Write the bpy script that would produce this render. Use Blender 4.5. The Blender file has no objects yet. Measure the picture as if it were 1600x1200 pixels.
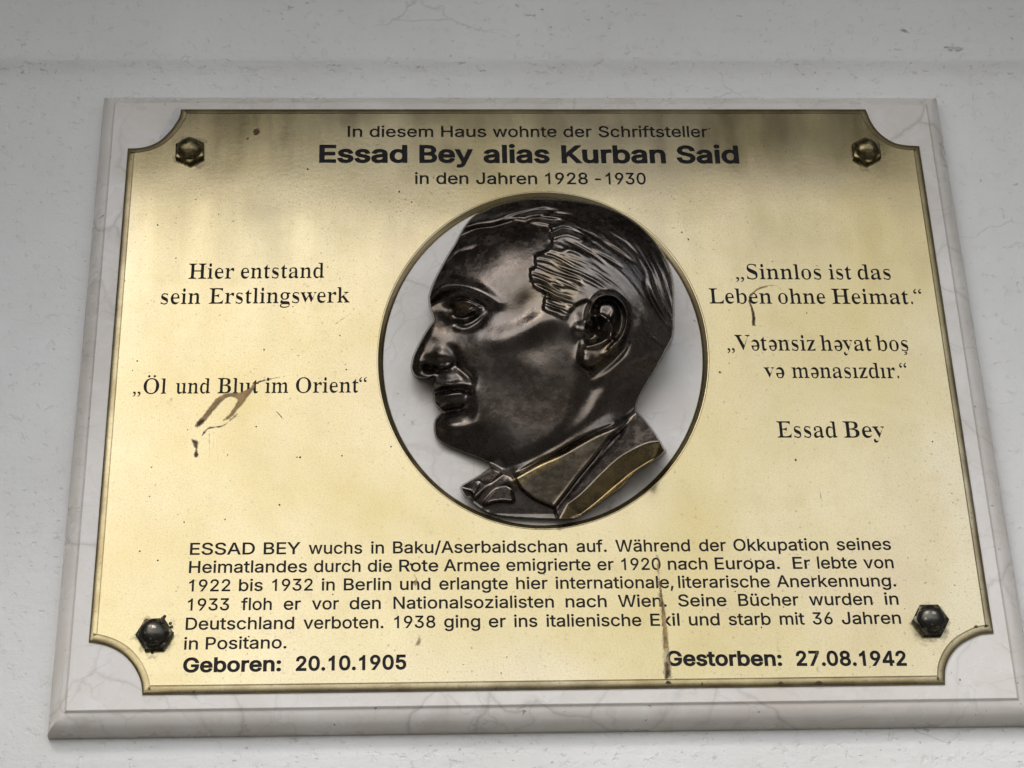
import bpy, math, random
import numpy as np
from mathutils import Vector, Matrix
from mathutils.geometry import delaunay_2d_cdt

random.seed(7)
scene = bpy.context.scene
COL = scene.collection

# ------------------------------------------------------------------ camera
# The wall frame: x along the wall, y up, "out" away from the wall; origin in
# the middle of the plaque, 2.3 m above the pavement.
H0 = 2.3
CAM = np.array([-0.08189488264862996, -0.7147592758181314, 1.2634246742765942])
ROT = np.array([[0.9989793675322125, -0.027165301139947935, 0.03608697353500657],
                [0.006017603232808924, 0.8718552985888527, 0.48972658369122113],
                [-0.0447661892087412, -0.48900959575096087, 0.8711289247678603]])
FPX = 3200.0

def world(x, y, out):
    return (x, -out, y + H0)

def plane(px, py, out=0.0):
    """wall-frame x, y of the spot on the plane `out` metres off the marble
    face that the photograph shows at (px, py)"""
    px = np.asarray(px, float); py = np.asarray(py, float)
    d = np.stack([(px - 800) / FPX, -(py - 600) / FPX, -np.ones_like(px)], -1) @ ROT
    t = (out - CAM[2]) / d[..., 2]
    return CAM[0] + t * d[..., 0], CAM[1] + t * d[..., 1]

def P(px, py, out=0.0):
    x, y = plane(px, py, out)
    return float(x), float(y)

cam_data = bpy.data.cameras.new('camera')
cam = bpy.data.objects.new('camera', cam_data)
COL.objects.link(cam)
cam_data.sensor_width = 36.0
cam_data.lens = FPX / 1600 * 36.0
cam_data.clip_start = 0.02
cam_data.clip_end = 500
axes = [Vector((r[0], -r[2], r[1])) for r in ROT]
m3 = Matrix((axes[0], axes[1], axes[2])).transposed()
cam.matrix_world = Matrix.Translation(world(*CAM)) @ m3.to_4x4()
scene.camera = cam

# ------------------------------------------------------------------ sky, sun, exposure
SUN_ELEV, SUN_AZ = math.radians(50), math.radians(-28)     # azimuth: from straight out of the wall, minus = left
w = bpy.data.worlds.new('World')
scene.world = w
w.use_nodes = True
wn = w.node_tree
wn.nodes.clear()
sky = wn.nodes.new('ShaderNodeTexSky')
sky.sky_type = 'NISHITA'
sky.sun_disc = False
sky.sun_elevation = SUN_ELEV
sdir = Vector((math.sin(SUN_AZ) * math.cos(SUN_ELEV), -math.cos(SUN_AZ) * math.cos(SUN_ELEV), math.sin(SUN_ELEV)))
sky.sun_rotation = math.atan2(sdir.x, sdir.y)
sky.air_density = 1.0
sky.dust_density = 2.0
sky.ozone_density = 1.0
bg = wn.nodes.new('ShaderNodeBackground')
bg.inputs['Strength'].default_value = 0.10
wo = wn.nodes.new('ShaderNodeOutputWorld')
hsv = wn.nodes.new('ShaderNodeHueSaturation')              # overcast: little colour in the sky
hsv.inputs['Saturation'].default_value = 0.32
wn.links.new(sky.outputs[0], hsv.inputs['Color'])
wn.links.new(hsv.outputs[0], bg.inputs[0])
wn.links.new(bg.outputs[0], wo.inputs[0])

sun_data = bpy.data.lights.new('sun', 'SUN')
sun_data.energy = 0.5
sun_data.angle = math.radians(25)
sun_data.color = (1.0, 0.96, 0.90)
sun = bpy.data.objects.new('sun', sun_data)
COL.objects.link(sun)
sun.rotation_euler = sdir.to_track_quat('Z', 'Y').to_euler()

vs = scene.view_settings
vs.view_transform = 'Standard'
vs.look = 'None'
vs.exposure = 1.9
vs.gamma = 1.0
vs.use_curve_mapping = False

# ------------------------------------------------------------------ helpers
def link(o, parent=None):
    COL.objects.link(o)
    if parent is not None:
        o.parent = parent
        o.matrix_parent_inverse = Matrix.Identity(4)
    return o

def tag(o, label=None, cat=None, group=None, kind=None):
    if label: o['label'] = label
    if cat: o['category'] = cat
    if group: o['group'] = group
    if kind: o['kind'] = kind
    return o

def mesh_obj(name, verts, faces, mat, parent=None, smooth=True, origin=None):
    """verts in world coordinates; origin = world point that becomes the object's origin"""
    v = np.asarray(verts, float)
    off = np.zeros(3)
    if parent is not None:
        off = np.array(parent.location)
    elif origin is not None:
        off = np.array(origin)
    me = bpy.data.meshes.new(name)
    me.from_pydata((v - off).tolist(), [], [list(f) for f in faces])
    me.materials.append(mat)
    if smooth:
        me.polygons.foreach_set('use_smooth', [True] * len(me.polygons))
    me.update()
    o = bpy.data.objects.new(name, me)
    if parent is None and origin is not None:
        o.location = origin
    return link(o, parent)

def empty(name, loc):
    o = bpy.data.objects.new(name, None)
    o.empty_display_size = 0.02
    o.location = loc
    return link(o)

class NT:
    """small node-tree builder"""
    def __init__(self, name):
        self.m = bpy.data.materials.new(name)
        self.m.use_nodes = True
        self.t = self.m.node_tree
        self.t.nodes.clear()
        self.out = self.t.nodes.new('ShaderNodeOutputMaterial')
        self.co = None
    def n(self, kind, **kw):
        nd = self.t.nodes.new(kind)
        for k, v in kw.items():
            setattr(nd, k, v)
        return nd
    def set(self, sock, v):
        if isinstance(v, bpy.types.NodeSocket):
            self.t.links.new(v, sock)
        elif v is not None:
            sock.default_value = v
    def coord(self):
        if self.co is None:
            self.co = self.n('ShaderNodeTexCoord').outputs['Object']
        return self.co
    def mapping(self, scale=(1, 1, 1), rot=(0, 0, 0), vec=None):
        mp = self.n('ShaderNodeMapping')
        self.set(mp.inputs['Vector'], vec if vec is not None else self.coord())
        mp.inputs['Scale'].default_value = scale
        mp.inputs['Rotation'].default_value = rot
        return mp.outputs[0]
    def noise(self, scale, detail=4, rough=0.55, vec=None, dist=0.0):
        nd = self.n('ShaderNodeTexNoise')
        self.set(nd.inputs['Vector'], vec if vec is not None else self.coord())
        nd.inputs['Scale'].default_value = scale
        nd.inputs['Detail'].default_value = detail
        nd.inputs['Roughness'].default_value = rough
        nd.inputs['Distortion'].default_value = dist
        return nd.outputs['Fac']
    def voro(self, scale, feature='DISTANCE_TO_EDGE', vec=None, rnd=1.0):
        nd = self.n('ShaderNodeTexVoronoi', feature=feature)
        self.set(nd.inputs['Vector'], vec if vec is not None else self.coord())
        nd.inputs['Scale'].default_value = scale
        nd.inputs['Randomness'].default_value = rnd
        return nd.outputs['Distance']
    def ramp(self, fac, stops):
        nd = self.n('ShaderNodeValToRGB')
        self.set(nd.inputs[0], fac)
        cr = nd.color_ramp
        while len(cr.elements) < len(stops):
            cr.elements.new(0.5)
        for e, (p, c) in zip(cr.elements, stops):
            e.position = p
            e.color = (c, c, c, 1) if isinstance(c, (int, float)) else (*c, 1)
        return nd.outputs[0]
    def mix(self, fac, a, b, mode='MIX'):
        nd = self.n('ShaderNodeMix', data_type='RGBA', blend_type=mode)
        self.set(nd.inputs[0], fac)
        self.set(nd.inputs[6], (*a, 1) if isinstance(a, tuple) and len(a) == 3 else a)
        self.set(nd.inputs[7], (*b, 1) if isinstance(b, tuple) and len(b) == 3 else b)
        return nd.outputs[2]
    def math(self, op, a, b=None, clamp=False):
        nd = self.n('ShaderNodeMath', operation=op, use_clamp=clamp)
        self.set(nd.inputs[0], a)
        if b is not None:
            self.set(nd.inputs[1], b)
        return nd.outputs[0]
    def attr(self, name):
        return self.n('ShaderNodeAttribute', attribute_name=name).outputs['Fac']
    def bump(self, height, strength, dist, normal=None):
        nd = self.n('ShaderNodeBump')
        nd.inputs['Strength'].default_value = strength
        nd.inputs['Distance'].default_value = dist
        self.set(nd.inputs['Height'], height)
        if normal is not None:
            self.set(nd.inputs['Normal'], normal)
        return nd.outputs[0]
    def bsdf(self, color, rough, metal=0.0, normal=None, spec=0.5, **kw):
        b = self.n('ShaderNodeBsdfPrincipled')
        self.set(b.inputs['Base Color'], (*color, 1) if isinstance(color, tuple) and len(color) == 3 else color)
        self.set(b.inputs['Roughness'], rough)
        self.set(b.inputs['Metallic'], metal)
        self.set(b.inputs['Specular IOR Level'], spec)
        if normal is not None:
            self.set(b.inputs['Normal'], normal)
        for k, v in kw.items():
            self.set(b.inputs[k], v)
        return b.outputs[0]
    def done(self, shader):
        self.t.links.new(shader, self.out.inputs['Surface'])
        return self.m

# ------------------------------------------------------------------ materials
def make_wall_mat():
    t = NT('painted_plaster')
    big = t.noise(5, 4, 0.6)
    fine = t.noise(260, 5, 0.65)
    hor = t.noise(22, 6, 0.62, t.mapping((1, 1, 6)))
    base = t.mix(t.ramp(big, [(0.3, 0.0), (0.75, 1.0)]), (0.575, 0.562, 0.535), (0.65, 0.640, 0.618))
    base = t.mix(t.ramp(hor, [(0.62, 0.0), (0.8, 0.35)]), base, (0.50, 0.47, 0.43))
    # pits and specks of dirt
    sp = t.noise(150, 3, 0.5, t.mapping((1, 1, 1.6)))
    clump = t.ramp(t.noise(9, 3, 0.5), [(0.4, 0.0), (0.62, 1.0)])
    spk = t.math('MULTIPLY', t.ramp(sp, [(0.655, 0.0), (0.70, 1.0)]), clump)
    base = t.mix(t.math('MULTIPLY', spk, 0.45), base, (0.16, 0.15, 0.14))
    streak = t.noise(34, 4, 0.6, t.mapping((0.55, 1, 3.2)))
    stk = t.ramp(streak, [(0.70, 0.0), (0.755, 1.0)])
    base = t.mix(t.math('MULTIPLY', stk, 0.4), base, (0.17, 0.16, 0.145))
    # hairline crack
    wp = t.n('ShaderNodeTexNoise')
    t.set(wp.inputs['Vector'], t.coord())
    wp.inputs['Scale'].default_value = 14
    wp.inputs['Detail'].default_value = 6
    cr = t.voro(5.0, vec=t.mix(0.12, t.mapping((0.5, 1, 1.6)), wp.outputs['Color']))
    crk = t.math('MULTIPLY', t.ramp(cr, [(0.0, 1.0), (0.008, 0.0)]), t.ramp(t.noise(6, 2), [(0.56, 0.0), (0.66, 1.0)]))
    base = t.mix(t.math('MULTIPLY', crk, 0.35), base, (0.2, 0.19, 0.18))
    h = t.math('ADD', t.math('MULTIPLY', t.noise(26, 5, 0.6), 1.0), t.math('MULTIPLY', fine, 0.28))
    h = t.math('ADD', h, t.math('MULTIPLY', hor, 0.25))
    h = t.math('SUBTRACT', h, t.math('MULTIPLY', t.ramp(t.noise(120, 4, 0.6), [(0.58, 0.0), (0.68, 1.0)]), 0.35))
    h = t.math('SUBTRACT', h, t.math('MULTIPLY', spk, 0.25))
    return t.done(t.bsdf(base, 0.62, 0.0, t.bump(h, 0.45, 0.004), 0.35))

def make_marble_mat():
    t = NT('veined_marble')
    warp = t.n('ShaderNodeTexNoise')
    t.set(warp.inputs['Vector'], t.coord())
    warp.inputs['Scale'].default_value = 9
    warp.inputs['Detail'].default_value = 5
    wv = t.mix(0.10, t.coord(), warp.outputs['Color'])
    cloud = t.noise(11, 6, 0.6, wv)
    base = t.mix(t.ramp(cloud, [(0.32, 0.0), (0.68, 1.0)]), (0.48, 0.435, 0.38), (0.59, 0.555, 0.51))
    base = t.mix(t.math('MULTIPLY', t.ramp(t.noise(60, 5, 0.65, wv), [(0.52, 0.0), (0.7, 1.0)]), 0.4), base, (0.60, 0.595, 0.59))
    v1 = t.ramp(t.voro(9, vec=wv), [(0.0, 1.0), (0.012, 0.25), (0.03, 0.0)])
    v1 = t.math('MULTIPLY', v1, t.ramp(t.noise(7, 3), [(0.40, 0.0), (0.58, 1.0)]))
    base = t.mix(t.math('MULTIPLY', v1, 0.42), base, (0.21, 0.18, 0.15))
    wv2 = t.mix(0.16, t.mapping((1, 1, 1.7), (0.3, 0.5, 0.2)), warp.outputs['Color'])
    v2 = t.ramp(t.voro(26, vec=wv2), [(0.0, 1.0), (0.02, 0.2), (0.045, 0.0)])
    v2 = t.math('MULTIPLY', v2, t.ramp(t.noise(16, 3), [(0.44, 0.0), (0.62, 1.0)]))
    base = t.mix(t.math('MULTIPLY', v2, 0.42), base, (0.31, 0.285, 0.25))
    tan = t.ramp(t.noise(17, 5, 0.65, wv2), [(0.6, 0.0), (0.78, 0.5)])
    base = t.mix(tan, base, (0.40, 0.345, 0.28))
    spk = t.ramp(t.noise(210, 2, 0.5), [(0.72, 0.0), (0.76, 0.7)])
    base = t.mix(spk, base, (0.12, 0.10, 0.09))
    rough = t.ramp(t.noise(30, 4), [(0.3, 0.22), (0.7, 0.40)])
    return t.done(t.bsdf(base, rough, 0.0, t.bump(t.math('SUBTRACT', t.noise(80, 4), t.math('MULTIPLY', v1, 0.6)), 0.12, 0.002), 0.5))

def make_brass_mat(name='polished_brass', dark=0.0, dull=0.0):
    t = NT(name)
    blot = t.noise(5.5, 5, 0.6, t.mapping((1, 1, 0.8)), 0.4)
    fine = t.noise(55, 5, 0.6)
    col = t.mix(t.ramp(blot, [(0.35, 0.0), (0.7, 1.0)]), (0.345, 0.279, 0.134), (0.415, 0.356, 0.226))
    col = t.mix(t.math('MULTIPLY', t.ramp(fine, [(0.5, 0.0), (0.75, 1.0)]), 0.35), col, (0.30, 0.238, 0.11))
    # pinkish-brown tarnish bloom
    bloom = t.ramp(t.noise(7, 5, 0.62), [(0.5, 0.0), (0.72, 0.5)])
    col = t.mix(bloom, col, (0.40, 0.32, 0.215))
    # random paler patches painting in a cloudy reflected glare, and a fine grain
    glare_ = t.ramp(t.noise(3.6, 4, 0.6, t.mapping((1, 1, 0.7), (0.2, 0.1, 0.6))), [(0.46, 0.0), (0.66, 1.0)])
    col = t.mix(t.math('MULTIPLY', glare_, 0.35), col, (0.47, 0.43, 0.335))
    grain = t.noise(820, 2, 0.7)
    col = t.mix(t.ramp(grain, [(0.36, 0.22), (0.54, 0.0)]), col, (0.17, 0.12, 0.06))
    # pitting: small dark flecks, thicker in clumps
    fl = t.noise(420, 3, 0.6)
    clump = t.ramp(t.noise(6, 4, 0.6), [(0.36, 0.25), (0.62, 1.0)])
    pits = t.math('MULTIPLY', t.ramp(fl, [(0.63, 0.0), (0.69, 1.0)]), clump)
    fl2 = t.noise(120, 4, 0.6)
    pits2 = t.ramp(fl2, [(0.725, 0.0), (0.755, 1.0)])
    allp = t.math('MAXIMUM', t.math('MULTIPLY', pits, 0.75), t.math('MULTIPLY', pits2, 0.75))
    col = t.mix(allp, col, (0.10, 0.065, 0.03))
    if dark:
        gr = t.ramp(t.noise(28, 5, 0.65), [(0.35, 0.0), (0.62, 1.0)])
        col = t.mix(t.math('MULTIPLY', gr, dark), col, (0.12, 0.085, 0.035))
    # wiping marks
    wipe = t.noise(30, 5, 0.6, t.mapping((1, 1, 0.22), (0, 0.45, 0)))
    rough = t.math('ADD', t.ramp(wipe, [(0.3, 0.15 + dull), (0.7, 0.26 + dull)]), t.math('MULTIPLY', allp, 0.08))
    wave = t.noise(7, 2, 0.4)
    nrm = t.bump(wave, 0.38, 0.005)
    nrm = t.bump(t.math('ADD', t.noise(300, 4, 0.6), t.math('MULTIPLY', t.noise(40, 4), 0.4)), 0.03, 0.0008, nrm)
    dust_glare = t.math('ADD', t.ramp(t.noise(13, 5, 0.6), [(0.3, 0.03), (0.75, 0.12)]), t.math('MULTIPLY', glare_, 0.14))  # dust, plus the painted glare patches made less metallic
    met = t.math('SUBTRACT', 1.0, dust_glare)
    return t.done(t.bsdf(col, rough, met, nrm, 0.5))

def make_bronze_mat():
    t = NT('patinated_bronze')
    n1 = t.noise(16, 5, 0.6)
    col = t.mix(t.ramp(n1, [(0.35, 0.0), (0.7, 1.0)]), (0.086, 0.068, 0.053), (0.148, 0.134, 0.124))
    col = t.mix(t.math('MULTIPLY', t.ramp(t.noise(34, 4), [(0.5, 0.0), (0.72, 1.0)]), 0.35), col, (0.15, 0.10, 0.07))
    wear = t.attr('wear')
    wn_ = t.ramp(t.noise(90, 5, 0.65), [(0.3, 0.35), (0.65, 1.0)])
    col = t.mix(t.math('MULTIPLY', wear, wn_), col, (0.40, 0.30, 0.13))
    spk = t.ramp(t.noise(330, 3, 0.55), [(0.70, 0.0), (0.74, 1.0)])
    col = t.mix(t.math('MULTIPLY', spk, 0.8), col, (0.03, 0.024, 0.02))
    rough = t.math('ADD', t.ramp(t.noise(45, 5, 0.65), [(0.3, 0.17), (0.72, 0.32)]), t.ramp(t.noise(210, 3, 0.6), [(0.45, 0.0), (0.7, 0.12)]))
    nrm = t.bump(t.math('ADD', t.noise(120, 5, 0.6), t.math('MULTIPLY', t.noise(500, 4, 0.65), 0.5)), 0.16, 0.0012)
    return t.done(t.bsdf(col, rough, 0.97, nrm, 0.5))

def make_nut_mat(name, c0, c1, lo, hi):
    t = NT(name)
    f = t.ramp(t.noise(150, 4, 0.6), [(lo, 0.0), (hi, 1.0)])
    col = t.mix(f, c0, c1)
    rough = t.ramp(t.noise(220, 3), [(0.3, 0.22), (0.7, 0.38)])
    return t.done(t.bsdf(col, rough, 0.9, t.bump(t.noise(300, 4), 0.15, 0.0008), 0.5))

def make_paint_mat():
    t = NT('black_enamel')
    col = t.mix(t.ramp(t.noise(90, 4), [(0.4, 0.0), (0.65, 1.0)]), (0.0015, 0.001, 0.001), (0.006, 0.004, 0.005))
    return t.done(t.bsdf(col, 0.5, 0.0, t.bump(t.noise(500, 3), 0.3, 0.0005), 0.15))

def make_stain_mat(name, color, dens, scale=160, rough=0.75):
    """dried dirt, thin and broken up: noise decides where it covers"""
    t = NT(name)
    edge = t.attr('edge')
    nz = t.noise(scale, 5, 0.65)
    cover = t.math('MULTIPLY', t.math('ADD', nz, -0.5), 1.6)
    a = t.math('ADD', t.math('MULTIPLY', edge, dens), cover)
    a = t.ramp(a, [(0.18, 0.0), (0.85, 1.0)])
    a = t.math('MULTIPLY', a, t.ramp(edge, [(0.0, 0.0), (0.25, 1.0)]))
    c2 = tuple(c * 0.45 for c in color)
    col = t.mix(t.ramp(t.noise(scale * 0.6, 4), [(0.4, 0.0), (0.65, 1.0)]), color, c2)
    b = t.bsdf(col, rough, 0.0, None, 0.3)
    tr = t.n('ShaderNodeBsdfTransparent').outputs[0]
    mx = t.n('ShaderNodeMixShader')
    t.set(mx.inputs[0], a)
    t.t.links.new(tr, mx.inputs[1])
    t.t.links.new(b, mx.inputs[2])
    return t.done(mx.outputs[0])

def make_plain(name, color, rough=0.8, sc=8.0, amt=0.25):
    t = NT(name)
    c2 = tuple(c * (1 - amt) for c in color)
    col = t.mix(t.ramp(t.noise(sc, 5), [(0.35, 0.0), (0.65, 1.0)]), color, c2)
    return t.done(t.bsdf(col, rough, 0.0, t.bump(t.noise(sc * 8, 5), 0.3, 0.004), 0.3))

M_WALL = make_wall_mat()
M_MARBLE = make_marble_mat()
M_BRASS = make_brass_mat()
M_BRASS_EDGE = make_brass_mat('dark_brass_edge', 0.55, 0.15)  # rougher brass with dark brown mixed in by noise
M_BRASS_RIM = make_brass_mat('turned_brass_rim', 0.18, 0.02)
M_BRONZE = make_bronze_mat()
M_PAINT = make_paint_mat()
M_NUT_GOLD = make_nut_mat('worn_brass_nut', (0.10, 0.078, 0.038), (0.29, 0.24, 0.125), 0.44, 0.62)
M_NUT_DARK = make_nut_mat('blackened_nut', (0.060, 0.056, 0.048), (0.26, 0.23, 0.15), 0.555, 0.59)
M_STAIN_BROWN = make_stain_mat('dried_brown_dirt', (0.38, 0.245, 0.105), 1.05)
M_STAIN_DARK = make_stain_mat('dried_dark_dirt', (0.075, 0.040, 0.018), 0.80, 260)
M_STAIN_PALE = make_stain_mat('pale_lime_dirt', (0.50, 0.40, 0.23), 0.60, 220)
M_RUST = make_stain_mat('rust_stain', (0.26, 0.12, 0.045), 0.45, 120)
M_DIRT_SHADE = make_stain_mat('grey_dirt_and_shade', (0.10, 0.095, 0.085), 0.30, 300)  # for dirt marks and for the painted ledge shade lines
M_TARNISH = make_stain_mat('brown_tarnish', (0.13, 0.095, 0.045), 0.42, 70, 0.5)
M_SEAL = make_plain('white_sealant', (0.52, 0.50, 0.475), 0.7, 70, 0.25)
M_SOFFIT = make_plain('soffit_boards', (0.09, 0.072, 0.05), 0.7, 3, 0.25)
M_ADDED_WALL = make_plain('grey_added_wall', (0.16, 0.155, 0.15), 0.7, 3, 0.2)
M_GROUND = make_plain('grey_paving', (0.050, 0.048, 0.045), 0.85, 3, 0.3)

# ------------------------------------------------------------------ ground, wall, overhang
gm = [(-40, -60, 0), (40, -60, 0), (40, 0.3, 0), (-40, 0.3, 0)]
ground = mesh_obj('ground', gm, [(0, 1, 2, 3)], M_GROUND, None, False, (0, 0, 0))
tag(ground, kind='structure')

SLAB_D = 0.018             # marble thickness
WALL_OUT = -SLAB_D
wall_root = empty('house_wall', (0, SLAB_D, 0))
tag(wall_root, 'off-white painted plaster house wall behind the marble slab and plaque', 'wall')
# wall face: a profile from the ground up, with the slight ledge above the slab
yl = P(800, 103, WALL_OUT)[1]
prof = [(-H0, 0.0), (yl - 0.024, 0.0), (yl - 0.017, 0.0004), (yl - 0.010, 0.0020), (yl - 0.004, 0.0046), (yl - 0.001, 0.0064), (yl + 0.001, 0.0072), (yl + 0.004, 0.0077), (yl + 0.012, 0.0079), (yl + 0.30, 0.009), (1.5, 0.009)]
xs = np.linspace(-6, 6, 13)
V, F = [], []
for x in xs:
    for (y, o) in prof:
        V.append(world(x, y, WALL_OUT + o))
npf = len(prof)
for i in range(len(xs) - 1):
    for j in range(npf - 1):
        a = i * npf + j
        F.append((a, a + npf, a + npf + 1, a + 1))
mesh_obj('plaster_face', V, F, M_WALL, wall_root)
# the overhang that shades the top of the wall
def box(x0, x1, y0, y1, z0, z1):
    v = [(x, y, z) for z in (z0, z1) for y in (y0, y1) for x in (x0, x1)]
    f = [(0, 2, 3, 1), (4, 5, 7, 6), (0, 1, 5, 4), (2, 6, 7, 3), (0, 4, 6, 2), (1, 3, 7, 5)]
    return v, f
OV_OUT, OV_Z = 0.80, H0 + 0.235 + 0.485
v, f = box(-6, 6, -OV_OUT, SLAB_D - 0.004, OV_Z, OV_Z + 0.25)
mesh_obj('overhang', v, f, M_SOFFIT, wall_root, False)
# two unseen side walls, added to darken what the bronze reflects sideways
for x0 in (-1.12, 0.87):
    v, f = box(x0, x0 + 0.25, -OV_OUT + 0.02, SLAB_D - 0.004, 0.0, OV_Z - 0.002)
    mesh_obj('added_side_wall', v, f, M_ADDED_WALL, wall_root, False)

# ------------------------------------------------------------------ marble slab
def dense(corners, n):
    out = []
    for i in range(len(corners)):
        a = np.array(corners[i]); b = np.array(corners[(i + 1) % len(corners)])
        for k in range(n):
            out.append(a + (b - a) * k / n)
    return np.array(out)

slab_root = empty('marble_slab', world(0, -0.2, 0))
tag(slab_root, 'pale veined marble slab with moulded edge, fixed to the wall under the brass plaque', 'slab')
outer = [P(164, 163, WALL_OUT), P(1461, 163, WALL_OUT), P(1619, 1135, WALL_OUT), P(76, 1155, WALL_OUT)]
inner = [P(180.5, 161, 0), P(1446, 163, 0), P(1589, 1090, 0), P(104, 1109.5, 0)]
outer = np.array(outer); inner = np.array(inner)
mould = [(1.0, -SLAB_D), (1.0, -SLAB_D * 0.80), (0.97, -SLAB_D * 0.62), (0.90, -SLAB_D * 0.47), (0.78, -SLAB_D * 0.335),
         (0.62, -SLAB_D * 0.235), (0.42, -SLAB_D * 0.15), (0.24, -SLAB_D * 0.105), (0.15, -SLAB_D * 0.095), (0.09, -SLAB_D * 0.07), (0.05, -SLAB_D * 0.025), (0.02, -0.0001), (0.0, 0.0)]
NS = 40
V, F = [], []
for (k, o) in mould:
    ring = dense(inner + (outer - inner) * k, NS)
    V += [world(p[0], p[1], o) for p in ring]
n = NS * 4
for j in range(len(mould) - 1):
    for i in range(n):
        a = j * n + i; b = j * n + (i + 1) % n
        F.append((a, b, b + n, a + n))
c0 = (len(mould) - 1) * n
slab_edge = mesh_obj('moulded_edge', V, F, M_MARBLE, slab_root)
Vp = [world(p[0], p[1], 0) for p in dense(inner, NS)]
mesh_obj('face', Vp, [tuple(range(n))[::-1]], M_MARBLE, slab_root, False)
for e in (slab_edge,):
    e.data.polygons.foreach_set('use_smooth', [True] * len(e.data.polygons))
    e.data.set_sharp_from_angle(angle=math.radians(38))

# ------------------------------------------------------------------ brass plaque
T = 0.0027
plq = empty('brass_plaque', world(0, -0.2, T))
tag(plq, 'brass memorial plaque with scooped corners, black engraved lettering and a round opening', 'plaque')
TL = [(200, 233), (215, 232.5), (232, 229.5), (250, 221), (264, 208), (274, 195), (281, 183), (283, 172)]
TR = [(1352.5, 172), (1360, 190), (1370, 205), (1382.5, 216), (1397.5, 224.5), (1415, 228), (1436, 229.5)]
BR = [(1552, 990), (1532, 992), (1515, 999), (1497.5, 1010), (1485, 1025), (1477.5, 1042.5), (1476, 1057), (1476, 1070)]
BL = [(222.5, 1086), (221.5, 1072.5), (217.5, 1057.5), (207.5, 1039), (192.5, 1023), (175, 1012.5), (155, 1006), (139, 1004)]

def smooth_open(pts, n):
    """Catmull-Rom through pts"""
    p = [np.array(q, float) for q in pts]
    p = [2 * p[0] - p[1]] + p + [2 * p[-1] - p[-2]]
    out = []
    for i in range(1, len(p) - 2):
        for k in range(n):
            t = k / n
            a, b, c, d = p[i - 1], p[i], p[i + 1], p[i + 2]
            out.append(0.5 * ((2 * b) + (c - a) * t + (2 * a - 5 * b + 4 * c - d) * t * t + (3 * b - a - 3 * c + d) * t ** 3))
    out.append(p[-2])
    return out

outl, corner = [], []
for arc in (TL, TR, BR, BL):
    s = smooth_open([P(*q) for q in arc], 3)
    for i, q in enumerate(s):
        outl.append(q)
        corner.append(i in (0, len(s) - 1))
# straight sides: add points between arcs
pts, cor = [], []
N = len(outl)
for i in range(N):
    pts.append(outl[i]); cor.append(corner[i])
    j = (i + 1) % N
    L = np.linalg.norm(outl[j] - outl[i])
    if L > 0.1:
        for k in range(1, 24):
            pts.append(outl[i] + (outl[j] - outl[i]) * k / 24); cor.append(False)
OUT = np.array(pts)
def area2(p):
    return 0.5 * np.sum(p[:, 0] * np.roll(p[:, 1], -1) - np.roll(p[:, 0], -1) * p[:, 1])
if area2(OUT) < 0:
    OUT = OUT[::-1]; cor = cor[::-1]

def inset(p, d):
    """move a closed counter-clockwise loop inwards by d (mitred)"""
    a = np.roll(p, 1, 0); b = np.roll(p, -1, 0)
    e1 = p - a; e1 /= np.linalg.norm(e1, axis=1)[:, None]
    e2 = b - p; e2 /= np.linalg.norm(e2, axis=1)[:, None]
    n1 = np.stack([-e1[:, 1], e1[:, 0]], 1); n2 = np.stack([-e2[:, 1], e2[:, 0]], 1)
    m = n1 + n2
    m /= np.maximum(np.sum(m * n1, axis=1), 0.35)[:, None]
    return p + m * d

def loft(rings, closed=True, flip=False):
    V, F = [], []
    n = len(rings[0][0])
    for (r, o) in rings:
        V += [world(q[0], q[1], o) for q in r]
    for j in range(len(rings) - 1):
        for i in range(n):
            a = j * n + i; b = j * n + (i + 1) % n
            q = (a, b, b + n, a + n)
            F.append(q[::-1] if flip else q)
    return V, F

# bevelled outer edge, with the fine line where it meets the face
W_B = 0.0056
edge_prof = [(0, 0.0), (0, 0.0010), (0.0004, 0.00150), (0.0012, 0.00190), (0.0026, 0.00225), (0.0044, 0.00248), (0.0048, 0.00248), (0.0051, 0.00262), (W_B, T)]
V, F = loft([(inset(OUT, d) if d else OUT, o) for d, o in edge_prof])
o = mesh_obj('bevelled_edge', V, F, M_BRASS_EDGE, plq)
o.data.set_sharp_from_angle(angle=math.radians(50))
FACE_LOOP = inset(OUT, W_B)

# opening
th = np.linspace(0, 2 * math.pi, 160, endpoint=False)
hx, hy = plane(848.5 + 260.0 * np.cos(th), 563.5 - 264.5 * np.sin(th), T)
HOLE = np.stack([hx, hy], 1)
if area2(HOLE) < 0:
    HOLE = HOLE[::-1]
hole_prof = [(0, T), (0.0003, T + 0.00020), (0.0009, T + 0.00022), (0.0013, T - 0.0001), (0.0024, T - 0.0007), (0.0036, T - 0.0014), (0.0044, T - 0.0020), (0.0047, 0.0003), (0.0047, 0.0)]
V, F = loft([(inset(HOLE, d) if d else HOLE, o) for d, o in hole_prof])
o = mesh_obj('opening_rim', V, F, M_BRASS_RIM, plq)
o.data.set_sharp_from_angle(angle=math.radians(50))

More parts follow.
